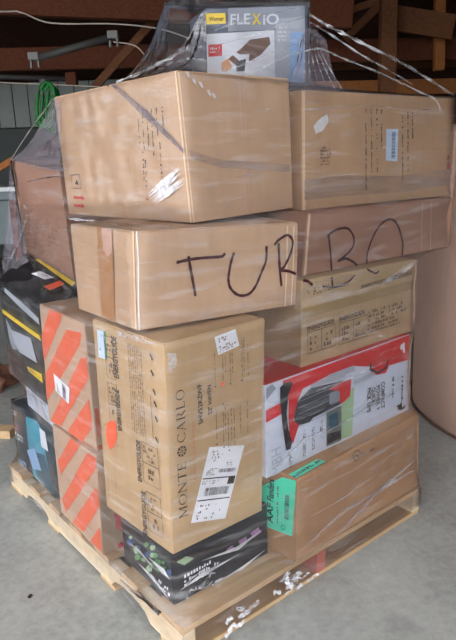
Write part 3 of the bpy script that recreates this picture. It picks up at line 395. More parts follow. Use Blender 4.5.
 ('poly', 'N', 'L', 'flower_picture', 'print_pale_green', 1, [(0.2431, 0.4133), (0.3082, 0.5395), (0.4114, 0.5961), (0.3782, 0.4687), (0.2864, 0.3771)]),
 ('poly', 'N', 'L', 'flower_picture', 'print_blue', 1, [(0.8764, 0.5022), (0.9295, 0.6159), (0.998, 0.6664), (0.9895, 0.5511), (0.9133, 0.469)]),
 ('poly', 'N', 'L', 'flower_picture', 'print_leaf', 1, [(0.8184, 0.646), (0.8456, 0.7029), (0.8902, 0.7281), (0.8764, 0.6697), (0.8372, 0.6289)]),
 ('poly', 'N', 'L', 'flower_picture', 'print_leaf', 1, [(0.6425, 0.4842), (0.6807, 0.5627), (0.7425, 0.5981), (0.7231, 0.5182), (0.6685, 0.4614)]),
 ('poly', 'N', 'L', 'flower_picture', 'print_pale_green', 1, [(0.2686, 0.4237), (0.3152, 0.5143), (0.3896, 0.5554), (0.3656, 0.4634), (0.2996, 0.3976)]),
 ('poly', 'N', 'L', 'flower_picture', 'print_blue', 1, [(0.3149, 0.502), (0.3605, 0.5906), (0.4332, 0.6303), (0.4098, 0.5402), (0.3453, 0.4762)]),
 ('poly', 'N', 'L', 'flower_picture', 'print_leaf', 1, [(0.8144, 0.5357), (0.8481, 0.6067), (0.903, 0.6386), (0.886, 0.5661), (0.8377, 0.5149)]),
 ('poly', 'N', 'L', 'flower_picture', 'print_leaf', 1, [(0.3276, 0.4257), (0.3635, 0.4959), (0.4209, 0.528), (0.4024, 0.4565), (0.3515, 0.4055)]),
 ('poly', 'N', 'L', 'flower_picture', 'print_pale_green', 1, [(0.2607, 0.372), (0.2927, 0.4342), (0.3439, 0.4629), (0.3273, 0.3996), (0.282, 0.3543)]),
 ('poly', 'N', 'L', 'flower_picture', 'print_blue', 1, [(0.4898, 0.5217), (0.5422, 0.6264), (0.6262, 0.6729), (0.5996, 0.5666), (0.5252, 0.491)]),
 ('poly', 'N', 'L', 'flower_picture', 'print_leaf', 1, [(0.7, 0.4301), (0.7488, 0.5319), (0.8277, 0.5778), (0.8032, 0.4746), (0.7335, 0.4007)]),
 ('poly', 'N', 'L', 'flower_picture', 'print_leaf', 1, [(0.397, 0.3345), (0.4373, 0.415), (0.5019, 0.4521), (0.4812, 0.3705), (0.424, 0.3118)]),
 ('poly', 'N', 'L', 'flower_picture', 'print_pale_green', 1, [(0.5801, 0.5791), (0.6219, 0.6633), (0.6892, 0.7007), (0.668, 0.6148), (0.6085, 0.5541)]),
 ('poly', 'N', 'L', 'flower_picture', 'print_blue', 1, [(0.098, 0.4394), (0.1671, 0.5699), (0.276, 0.6282), (0.2406, 0.4963), (0.1436, 0.4017)]),
 ('poly', 'N', 'L', 'flower_picture', 'print_leaf', 1, [(0.2505, 0.2587), (0.3047, 0.365), (0.3907, 0.4141), (0.363, 0.307), (0.2865, 0.2291)]),
 ('poly', 'N', 'L', 'flower_picture', 'print_leaf', 1, [(0.6937, 0.5403), (0.7393, 0.6344), (0.8131, 0.6763), (0.7901, 0.5805), (0.725, 0.5126)]),
 ('poly', 'N', 'L', 'flower_picture', 'print_pale_green', 1, [(0.1521, 0.5691), (0.1893, 0.6393), (0.2487, 0.6706), (0.2293, 0.5989), (0.1767, 0.5484)]),
 ('marks', 'N', 'L', 'white_print', 'white_paper', 2, [(0.7096, 0.1007), (0.9517, 0.1019), (0.752, 0.2928)], 2, 0.9, 0),
 ('poly', 'S1', 'L', 'orange_stripe', 'stripe_orange', 1, [(0.2693, 0.998), (0.544, 0.998), (0.5045, 0.9395), (0.0137, 0.5217), (0.002, 0.6495), (0.002, 0.7381)]),
 ('poly', 'S1', 'L', 'orange_stripe', 'stripe_orange', 1, [(0.6235, 0.8929), (0.94, 0.9219), (0.8836, 0.82), (0.0051, 0.1702), (0.002, 0.2838), (0.0242, 0.4116)]),
 ('poly', 'S1', 'L', 'orange_stripe', 'stripe_orange', 1, [(0.8772, 0.7182), (0.9924, 0.7493), (0.9773, 0.5756), (0.2794, 0.0113), (0.0495, 0.002), (0.1386, 0.0865)]),
 ('poly', 'S1', 'L', 'orange_stripe', 'stripe_orange', 1, [(0.9463, 0.4101), (0.9595, 0.1868), (0.7357, 0.004), (0.4176, 0.002)]),
 ('poly', 'S2', 'L', 'orange_stripe', 'stripe_orange', 1, [(0.4618, 0.998), (0.6774, 0.998), (0.1084, 0.4727), (0.0716, 0.6156)]),
 ('poly', 'S2', 'L', 'orange_stripe', 'stripe_orange', 1, [(0.8196, 0.9721), (0.995, 0.9799), (0.998, 0.8855), (0.1445, 0.0541), (0.0832, 0.1888)]),
 ('poly', 'S2', 'L', 'orange_stripe', 'stripe_orange', 1, [(0.939, 0.6643), (0.998, 0.6529), (0.998, 0.4976), (0.5865, 0.0468), (0.3179, 0.0309)]),
 ('poly', 'S2', 'L', 'orange_stripe', 'stripe_orange', 1, [(0.9779, 0.2859), (0.9952, 0.0348), (0.7311, 0.0192)]),
 ('poly', 'S1', 'L', 'barcode_label', 'white_paper', 7, [(0.2496, 0.467), (0.5893, 0.4197), (0.5435, 0.2714), (0.2615, 0.3247)]),
 ('marks', 'S1', 'L', 'label_barcode', 'ink', 8, [(0.4067, 0.3095), (0.4212, 0.4258), (0.5056, 0.2912)], 1, 0.8, 1),
 ('marks', 'S1', 'L', 'label_print', 'ink', 8, [(0.305, 0.331), (0.3031, 0.4313), (0.3636, 0.3204)], 2, 0.7, 0),
 ('stroke', 'S1', 'R', 'orange_smear', 'stripe_orange', 1, [(0.0403, 0.3423), (0.0329, 0.2063), (0.037, 0.1151)], 0.012),
 ('stroke', 'S1', 'R', 'orange_smear', 'stripe_orange', 1, [(0.0327, 0.0416), (0.0359, 0.002)], 0.012),
 ('poly', 'S2', 'R', 'red_stripe', 'print_red', 1, [(0.1512, 0.3824), (0.2265, 0.3232), (0.2266, 0.1659), (0.1622, 0.2227)]),
 ('poly', 'S2', 'R', 'red_stripe', 'print_red', 1, [(0.1607, 0.0444), (0.2657, 0.0654), (0.2816, 0.002), (0.177, 0.002)]),
 ('poly', 'P1', 'L', 'yellow_stripe', 'print_yellow', 1, [(0.0318, 0.7157), (0.514, 0.7449), (0.9625, 0.7829), (0.9926, 0.7315), (0.7387, 0.7093), (0.0433, 0.6711)]),
 ('poly', 'P1', 'L', 'silver_strip', 'print_silver', 1, [(0.2059, 0.998), (0.593, 0.998), (0.9911, 0.9775), (0.998, 0.907), (0.5645, 0.9189), (0.1978, 0.9458)]),
 ('poly', 'P1', 'L', 'picture_panel', 'print_silver', 1, [(0.1934, 0.5482), (0.7484, 0.6592), (0.8355, 0.4217), (0.3858, 0.3644)]),
 ('poly', 'P1', 'L', 'grey_panel', 'print_grey', 1, [(0.1165, 0.6413), (0.2327, 0.5835), (0.3493, 0.3731), (0.2003, 0.3312), (0.1451, 0.4114)]),
 ('poly', 'P1', 'L', 'yellow_label', 'print_yellow', 1, [(0.5483, 0.2706), (0.9142, 0.3338), (0.9128, 0.2324), (0.5862, 0.2296)]),
 ('marks', 'P1', 'L', 'label_print', 'small_ink', 3, [(0.6, 0.2351), (0.886, 0.2598), (0.5985, 0.2737)], 2, 0.8, 0),
 ('poly', 'P1', 'T', 'yellow_stripe', 'print_yellow', 1, [(0.9417, 0.7446), (0.998, 0.6966), (0.998, 0.0623), (0.8876, 0.0402)]),
 ('poly', 'P1', 'T', 'white_label', 'white_paper', 1, [(0.5991, 0.5924), (0.7694, 0.5278), (0.8298, 0.3077), (0.6666, 0.3726)]),
 ('marks', 'P1', 'T', 'label_print', 'small_ink', 2, [(0.6522, 0.5079), (0.7476, 0.3807), (0.7319, 0.5029)], 1, 0.8, 0),
 ('poly', 'P1', 'T', 'orange_label', 'orange_spray', 1, [(0.5165, 0.2954), (0.8496, 0.2156), (0.8248, 0.1311), (0.5358, 0.1779)]),
 ('marks', 'P2', 'L', 'small_print', 'print_grey', 2, [(0.1906, 0.5109), (0.7952, 0.5586), (0.2202, 0.9221)], 3, 0.7, 0),
 ('poly', 'Q', 'L', 'teal_picture', 'print_teal', 1, [(0.3669, 0.9315), (0.6542, 0.998), (0.748, 0.9299), (0.8203, 0.289), (0.8766, 0.002), (0.5924, 0.002), (0.3946, 0.002), (0.3456, 0.5064)]),
 ('poly', 'Q', 'L', 'teal_picture', 'print_teal_dark', 2, [(0.5076, 0.4568), (0.7681, 0.5445), (0.8203, 0.289), (0.8705, 0.002), (0.5924, 0.002), (0.4733, 0.0588)]),
 ('poly', 'Q', 'L', 'white_label', 'white_paper', 3, [(0.707, 0.9227), (0.8363, 0.9226), (0.864, 0.6473), (0.7064, 0.6407)]),
 ('poly', 'Q', 'L', 'blue_panel', 'print_blue_pale', 3, [(0.2961, 0.3713), (0.5191, 0.5162), (0.6308, 0.2317), (0.4006, 0.1265)]),
 ('marks', 'Q', 'L', 'box_print', 'print_pink', 2, [(0.002, 0.5699), (0.2091, 0.6011), (0.002, 0.6874)], 2, 0.9, 0),
 ('marks', 'Q', 'L', 'box_print', 'white_paper', 2, [(0.002, 0.8038), (0.1558, 0.8213), (0.002, 0.8857)], 2, 0.9, 0),
 ('marks', 'Q', 'L', 'box_print', 'white_paper', 2, [(0.002, 0.4056), (0.2888, 0.4442), (0.002, 0.5249)], 2, 0.9, 0),
 ('marks', 'Q', 'L', 'box_print', 'print_blue_pale', 2, [(0.002, 0.002), (0.2448, 0.0091), (0.003, 0.1155)], 2, 0.9, 0),
 ('marks', 'A', 'L', 'stencil_print', 'ink', 2, [(0.7094, 0.7437), (0.6982, 0.5625), (0.7225, 0.7434)], 1, 0.75, 0),
 ('marks', 'A', 'L', 'stencil_print', 'ink', 2, [(0.7428, 0.7805), (0.7267, 0.5108), (0.7557, 0.78)], 1, 0.75, 0),
 ('marks', 'A', 'L', 'stencil_print', 'ink', 2, [(0.7759, 0.7893), (0.7596, 0.5087), (0.7885, 0.7889)], 1, 0.75, 0),
 ('marks', 'A', 'L', 'stencil_print', 'ink', 2, [(0.8069, 0.7848), (0.7887, 0.4649), (0.8193, 0.7844)], 1, 0.75, 0),
 ('marks', 'A', 'L', 'stencil_print', 'ink', 2, [(0.8413, 0.7865), (0.831, 0.5997), (0.8535, 0.786)], 1, 0.75, 0),
 ('marks', 'A', 'L', 'stencil_print', 'ink', 2, [(0.8816, 0.7871), (0.8721, 0.6093), (0.8934, 0.7866)], 1, 0.75, 0),
 ('marks', 'A', 'L', 'stencil_print', 'ink', 2, [(0.7131, 0.4975), (0.7011, 0.296), (0.7263, 0.4981)], 1, 0.75, 0),
 ('marks', 'A', 'L', 'stencil_print', 'ink', 2, [(0.7247, 0.4398), (0.7076, 0.149), (0.7378, 0.4407)], 1, 0.75, 0),
 ('marks', 'A', 'L', 'stencil_print', 'ink', 2, [(0.8405, 0.5648), (0.8267, 0.3094), (0.8527, 0.5652)], 1, 0.75, 0),
 ('stroke', 'A', 'L', 'pictogram', 'ink', 2, [(0.0791, 0.3423), (0.1641, 0.3434), (0.162, 0.2276), (0.0757, 0.2309), (0.0791, 0.3423)], 0.0022),
 ('poly', 'A', 'L', 'pictogram', 'ink', 2, [(0.1081, 0.2654), (0.1287, 0.3035), (0.1466, 0.2571)]),
 ('poly', 'A', 'L', 'red_arrow', 'red_ink', 2, [(0.0777, 0.1619), (0.157, 0.1589), (0.1586, 0.17), (0.1891, 0.1463), (0.1553, 0.1265), (0.1558, 0.1367), (0.0784, 0.1394)]),
 ('poly', 'A', 'L', 'red_arrow', 'red_ink', 2, [(0.0674, 0.0919), (0.1472, 0.0902), (0.1488, 0.1014), (0.1795, 0.078), (0.1454, 0.0575), (0.1459, 0.0678), (0.0681, 0.0692)]),
 ('stroke', 'A', 'R', 'packing_tape', 'tape_edge', 1, [(0.5094, 0.9969), (0.4973, 0.002)], 0.006),
 ('stroke', 'A', 'R', 'packing_tape', 'tape_edge', 1, [(0.5459, 0.998), (0.5276, 0.002)], 0.003),
 ('stroke', 'A', 'L', 'edge_wear', 'raw_paper', 2, [(0.9922, 0.9956), (0.9916, 0.002)], 0.006),
 ('stroke', 'A', 'R', 'edge_wear', 'raw_paper', 2, [(0.0061, 0.9881), (0.0056, 0.0075)], 0.004),
 ('marks', 'B', 'R', 'stencil_print', 'ink', 2, [(0.3518, 0.8609), (0.364, 0.0857), (0.3639, 0.8615)], 1, 0.62, 0),
 ('marks', 'B', 'R', 'stencil_print', 'ink', 2, [(0.3852, 0.8625), (0.3958, 0.2957), (0.3975, 0.8631)], 1, 0.62, 0),
 ('marks', 'B', 'R', 'stencil_print', 'ink', 2, [(0.4192, 0.8642), (0.4262, 0.5869), (0.4317, 0.8648)], 1, 0.62, 0),
 ('marks', 'B', 'R', 'stencil_print', 'ink', 2, [(0.4258, 0.5324), (0.4322, 0.2926), (0.4385, 0.532)], 1, 0.62, 0),
 ('marks', 'B', 'R', 'stencil_print', 'ink', 2, [(0.4476, 0.8567), (0.4565, 0.4948), (0.4603, 0.8573)], 1, 0.62, 0),
 ('marks', 'B', 'R', 'stencil_print', 'ink', 2, [(0.5842, 0.8632), (0.6031, 0.2006), (0.5976, 0.8638)], 1, 0.62, 0),
 ('marks', 'B', 'R', 'stencil_print', 'ink', 2, [(0.6213, 0.865), (0.6423, 0.1769), (0.635, 0.8656)], 1, 0.62, 0),
 ('marks', 'B', 'R', 'stencil_print', 'ink', 2, [(0.6522, 0.8664), (0.6642, 0.5353), (0.666, 0.8671)], 1, 0.62, 0),
 ('poly', 'B', 'R', 'barcode_label', 'sticker_blue', 1, [(0.4891, 0.6867), (0.5682, 0.6873), (0.5686, 0.3816), (0.4914, 0.3957)]),
 ('marks', 'B', 'R', 'label_barcode', 'ink_blue', 2, [(0.5206, 0.6576), (0.5218, 0.4142), (0.5562, 0.6572)], 1, 0.8, 1),
 ('marks', 'B', 'R', 'faded_print', 'print_brown', 2, [(0.0984, 0.3719), (0.1597, 0.3763), (0.0985, 0.5415)], 6, 0.8, 0),
 ('marks', 'B', 'R', 'faded_print', 'red_ink', 2, [(0.9406, 0.1558), (0.997, 0.1605), (0.9317, 0.4672)], 3, 0.5, 0),
 ('stroke', 'B', 'R', 'edge_wear', 'raw_paper', 2, [(0.0101, 0.987), (0.008, 0.002)], 0.012),
 ('poly', 'B', 'R', 'white_torn_patch', 'raw_white', 2, [(0.0611, 0.708), (0.0985, 0.7746), (0.1365, 0.8089), (0.1421, 0.7426), (0.1093, 0.667), (0.0716, 0.6421)]),
 ('poly', 'C', 'L', 'packing_tape', 'tape', 1, [(0.4654, 0.998), (0.6979, 0.998), (0.6631, 0.002), (0.4371, 0.002)]),
 ('poly', 'C', 'L', 'torn_patch', 'tape_edge', 2, [(0.5413, 0.998), (0.6893, 0.998), (0.6851, 0.7593), (0.6049, 0.697), (0.5493, 0.7642)]),
 ('stroke', 'C', 'R', 'edge_wear', 'white_paper', 2, [(0.0045, 0.998), (0.0103, 0.6979), (0.0047, 0.3183), (0.0055, 0.0087)], 0.0035),
 ('stroke', 'C', 'L', 'edge_wear', 'raw_paper', 2, [(0.9817, 0.998), (0.9824, 0.0161)], 0.008),
 ('stroke', 'C', 'R', 'crease_edge', 'tape_edge', 2, [(0.8859, 0.9645), (0.8901, 0.5458), (0.8933, 0.002)], 0.0048),
 ('stroke', 'C', 'R', 'crease_edge', 'raw_paper', 2, [(0.9214, 0.961), (0.9262, 0.5395), (0.9227, 0.002)], 0.0048),
 ('stroke', 'C', 'R', 'crease_edge', 'raw_paper', 2, [(0.9682, 0.9564), (0.9738, 0.5311), (0.9674, 0.002)], 0.0048),
 ('stroke', 'C', 'R', 'crease_edge', 'tape_edge', 2, [(0.9901, 0.9543), (0.996, 0.5271), (0.9938, 0.002)], 0.0048),
 ('stroke', 'C', 'R', 'marker_lettering', 'marker', 3, [(0.2173, 0.6576), (0.2747, 0.6738), (0.3569, 0.6812), (0.4477, 0.6771), (0.4911, 0.6809), (0.5066, 0.711)], 0.0078),
 ('stroke', 'C', 'R', 'marker_lettering', 'marker', 3, [(0.2865, 0.7135), (0.2976, 0.5859), (0.3147, 0.4123), (0.3263, 0.2801)], 0.0078),
 ('stroke', 'C', 'R', 'marker_lettering', 'marker', 3, [(0.5636, 0.7078), (0.545, 0.6063), (0.536, 0.5195), (0.5301, 0.4206), (0.5435, 0.3167), (0.5961, 0.2246), (0.6626, 0.2197), (0.709, 0.3015), (0.748, 0.4556), (0.7771, 0.5888), (0.7782, 0.749)], 0.0078),
 ('stroke', 'C', 'R', 'marker_lettering', 'marker', 3, [(0.8612, 0.772), (0.8729, 0.5136), (0.8918, 0.2595)], 0.0078),
 ('stroke', 'C', 'R', 'marker_lettering', 'marker', 3, [(0.8335, 0.7528), (0.8606, 0.8067), (0.9235, 0.8568), (0.9611, 0.7821), (0.9529, 0.6536), (0.909, 0.4951), (0.8811, 0.4529), (0.9393, 0.4296), (0.9955, 0.3821)], 0.0078),
 ('stroke', 'D', 'R', 'marker_lettering', 'marker', 3, [(0.1266, 0.6198), (0.148, 0.2679), (0.1613, 0.003)], 0.0078),
 ('stroke', 'D', 'R', 'marker_lettering', 'marker', 3, [(0.1189, 0.5909), (0.1543, 0.657), (0.2065, 0.6855), (0.2436, 0.6545), (0.2787, 0.506), (0.2776, 0.3369), (0.2269, 0.193), (0.1925, 0.1443), (0.2399, 0.1606), (0.2851, 0.0843), (0.3158, 0.002)], 0.0078),
 ('stroke', 'D', 'R', 'marker_lettering', 'marker', 3, [(0.3785, 0.002), (0.3752, 0.1488), (0.3968, 0.4022), (0.4458, 0.6454), (0.5118, 0.7278), (0.5691, 0.5989), (0.6163, 0.265), (0.6213, 0.002)], 0.0078),
 ('stroke', 'D', 'R', 'packing_tape', 'tape_edge', 1, [(0.744, 0.968), (0.768, 0.0271)], 0.006),
 ('stroke', 'D', 'R', 'packing_tape', 'tape_edge', 1, [(0.8162, 0.9489), (0.841, 0.002)], 0.006),
 ('stroke', 'D', 'R', 'edge_wear', 'raw_paper', 1, [(0.0114, 0.975), (0.0128, 0.0199)], 0.01),
 ('poly', 'W', 'R', 'white_panel', 'print_white', 1, [(0.002, 0.6836), (0.6599, 0.7112), (0.6569, 0.0622), (0.002, 0.0647)]),
 ('poly', 'W', 'R', 'grey_panel', 'print_silver', 1, [(0.6671, 0.8444), (0.9643, 0.8655), (0.9633, 0.0611), (0.6569, 0.0622)]),
 ('poly', 'W', 'R', 'pale_band', 'print_grey', 1, [(0.214, 0.998), (0.9653, 0.9894), (0.9643, 0.8655), (0.6671, 0.8444), (0.66, 0.7179), (0.2079, 0.7069)]),
 ('poly', 'W', 'R', 'yellow_badge', 'print_yellow', 2, [(0.0024, 0.9414), (0.1868, 0.9393), (0.1893, 0.8102), (0.0092, 0.804)]),
 ('text', 'W', 'R', 'badge_lettering', 'ink', 3, [(0.0306, 0.8443), (0.1693, 0.8451), (0.0319, 0.899)], 'Wagner', 0, 1),
 ('text', 'W', 'R', 'title_lettering', 'print_white', 3, [(0.2305, 0.7948), (0.4197, 0.794), (0.2332, 0.9236)], 'FLE', 0, 1),
 ('text', 'W', 'R', 'title_lettering', 'print_yellow', 3, [(0.4381, 0.7866), (0.5262, 0.7899), (0.4403, 0.9141)], 'X', 0, 1),
 ('text', 'W', 'R', 'title_lettering', 'print_white', 3, [(0.5449, 0.7824), (0.7017, 0.7832), (0.5468, 0.9094)], 'iO', 0, 1),
 ('poly', 'W', 'R', 'red_square', 'print_red', 2, [(0.0184, 0.547), (0.1475, 0.5571), (0.1442, 0.4038), (0.0147, 0.3926)]),
 ('marks', 'W', 'R', 'square_print', 'white_paper', 3, [(0.0311, 0.4345), (0.1295, 0.4427), (0.0331, 0.5186)], 2, 0.8, 0),
 ('poly', 'W', 'R', 'sprayer_picture', 'print_brown', 2, [(0.2008, 0.3641), (0.335, 0.5001), (0.4163, 0.6007), (0.6046, 0.6289), (0.617, 0.544), (0.5203, 0.4098), (0.3846, 0.3085), (0.2779, 0.2752)]),
 ('poly', 'W', 'R', 'sprayer_picture', 'print_orange', 3, [(0.1344, 0.3127), (0.2008, 0.3641), (0.238, 0.2583), (0.1843, 0.1989), (0.14, 0.2065)]),
 ('poly', 'W', 'R', 'sprayer_picture', 'print_dark', 3, [(0.2789, 0.3277), (0.3723, 0.3609), (0.3562, 0.2041), (0.2764, 0.1979)]),
 ('marks', 'W', 'R', 'small_print', 'print_white', 2, [(0.6927, 0.7168), (0.7747, 0.7173), (0.6932, 0.7569)], 1, 0.9, 0),
 ('marks', 'W', 'R', 'small_print', 'print_white', 2, [(0.692, 0.6666), (0.7742, 0.6673), (0.6925, 0.7068)], 1, 0.9, 0),
 ('marks', 'W', 'R', 'small_print', 'print_white', 2, [(0.6914, 0.6162), (0.7736, 0.6171), (0.6919, 0.6565)], 1, 0.9, 0),
 ('marks', 'W', 'R', 'small_print', 'print_white', 2, [(0.6907, 0.5657), (0.773, 0.5668), (0.6913, 0.6061)], 1, 0.9, 0),
 ('poly', 'W', 'R', 'blue_panel', 'print_blue_pale', 2, [(0.81, 0.6728), (0.9488, 0.6817), (0.9491, 0.0612), (0.8034, 0.0616)]),
]
STRANDS = [('film_strand', [[0.7294, 0.2496, 1.6518], [0.751, 0.2065, 1.6194], [0.7665, 0.1554, 1.5881], [0.83, 0.1042, 1.5481], [0.9409, 0.0789, 1.5119], [1.0567, 0.0497, 1.4642], [1.1672, 0.0248, 1.4164]], 0.008), ('film_strand', [[0.5045, 0.2126, 1.4848], [0.5784, 0.1786, 1.5184], [0.6359, 0.158, 1.5326], [0.6618, 0.1371, 1.5341], [0.7284, 0.1219, 1.5136], [0.854, 0.0848, 1.4768], [0.9643, 0.0215, 1.4225], [1.0112, -0.0035, 1.3992], [1.0155, -0.0198, 1.3609]], 0.005), ('film_strand', [[0.7317, 0.2477, 1.6302], [0.7397, 0.1771, 1.5866], [0.8077, 0.1221, 1.5303], [0.8651, 0.0758, 1.4899], [0.9708, 0.0548, 1.4489]], 0.005), ('film_strand', [[0.4698, 0.4205, 1.6605], [0.4288, 0.4022, 1.6186], [0.3665, 0.3497, 1.5653], [0.3149, 0.327, 1.5275], [0.2722, 0.3615, 1.502], [0.2453, 0.4217, 1.483], [0.2283, 0.5254, 1.4711]], 0.008), ('film_strand', [[0.4666, 0.3974, 1.6609], [0.4189, 0.3716, 1.5993], [0.3484, 0.3, 1.536], [0.2814, 0.2384, 1.4928], [0.226, 0.206, 1.4661]], 0.006), ('film_strand', [[0.4493, 0.2828, 1.4853], [0.5278, 0.2452, 1.5165], [0.6032, 0.2229, 1.5451], [0.6904, 0.2168, 1.5673]], 0.004), ('film_strand', [[0.4452, 0.3375, 1.596], [0.5238, 0.2998, 1.623], [0.6283, 0.2669, 1.6516], [0.7007, 0.2342, 1.6641]], 0.004), ('film_strand', [[0.4375, 0.3438, 1.5552], [0.5339, 0.2917, 1.5812], [0.636, 0.235, 1.6179], [0.7051, 0.2306, 1.6402]], 0.003), ('film_strand', [[0.0648, 0.5674, 1.0964], [0.0948, 0.4661, 1.093], [0.089, 0.3166, 1.0929], [0.096, 0.1824, 1.0944], [0.1264, 0.1322, 1.0921]], 0.007), ('film_strand', [[0.1388, 1.1758, 1.272], [0.1456, 0.9776, 1.3678], [0.1437, 0.7607, 1.4481]], 0.004), ('film_strand', [[0.1417, 1.045, 1.1972], [0.1511, 0.9089, 1.2099], [0.148, 0.7829, 1.2156]], 0.003), ('film_strand', [[0.1263, 1.0575, 1.1183], [0.1314, 1.0533, 1.083], [0.1156, 1.1304, 0.9792], [0.0896, 1.2155, 0.8805]], 0.004), ('film_strand', [[0.0373, 0.9365, 0.5902], [0.0108, 0.7652, 0.4213], [0.0147, 0.5692, 0.4256], [0.0076, 0.3822, 0.4487]], 0.004), ('film_strand', [[0.0335, 0.7211, 0.4852], [0.0263, 0.6242, 0.4478], [0.0072, 0.5497, 0.4113]], 0.004), ('film_strand', [[0.0083, 0.7672, 0.4538], [0.0238, 0.6005, 0.5303], [0.0288, 0.3394, 0.62], [0.0275, 0.0578, 0.6829]], 0.002), ('film_strand', [[0.4788, 0.0278, 1.3598], [0.6505, -0.008, 1.3712], [0.9277, -0.0389, 1.3656]], 0.002), ('film_strand', [[0.0102, 1.0869, 0.0194], [0.0296, 0.8143, -0.0042], [0.0075, 0.3823, 0.059], [-0.015, 0.0792, 0.1058]], 0.016), ('film_strand', [[0.6781, 0.2268, 1.5881], [0.61, 0.1789, 1.5131], [0.5373, 0.1386, 1.4243]], 0.0022), ('film_strand', [[0.682, 0.2236, 1.5916], [0.6175, 0.1728, 1.5128], [0.557, 0.1317, 1.4245]], 0.0022), ('film_strand', [[0.6859, 0.2204, 1.5951], [0.6251, 0.1667, 1.5125], [0.5768, 0.1247, 1.4246]], 0.0022), ('film_strand', [[0.6898, 0.2173, 1.5987], [0.6327, 0.1606, 1.5121], [0.5968, 0.1176, 1.4247]], 0.0022), ('film_strand', [[0.6943, 0.2137, 1.5953], [0.6413, 0.1536, 1.5118], [0.6197, 0.1093, 1.4249]], 0.0022), ('film_strand', [[0.6988, 0.21, 1.5909], [0.65, 0.1466, 1.5114], [0.6429, 0.101, 1.425]], 0.0022), ('film_strand', [[0.7033, 0.2064, 1.5865], [0.6587, 0.1396, 1.511], [0.6661, 0.0925, 1.4251]], 0.0022), ('film_strand', [[0.7072, 0.2033, 1.5826], [0.6662, 0.1335, 1.5107], [0.6866, 0.0849, 1.4252]], 0.0022)]
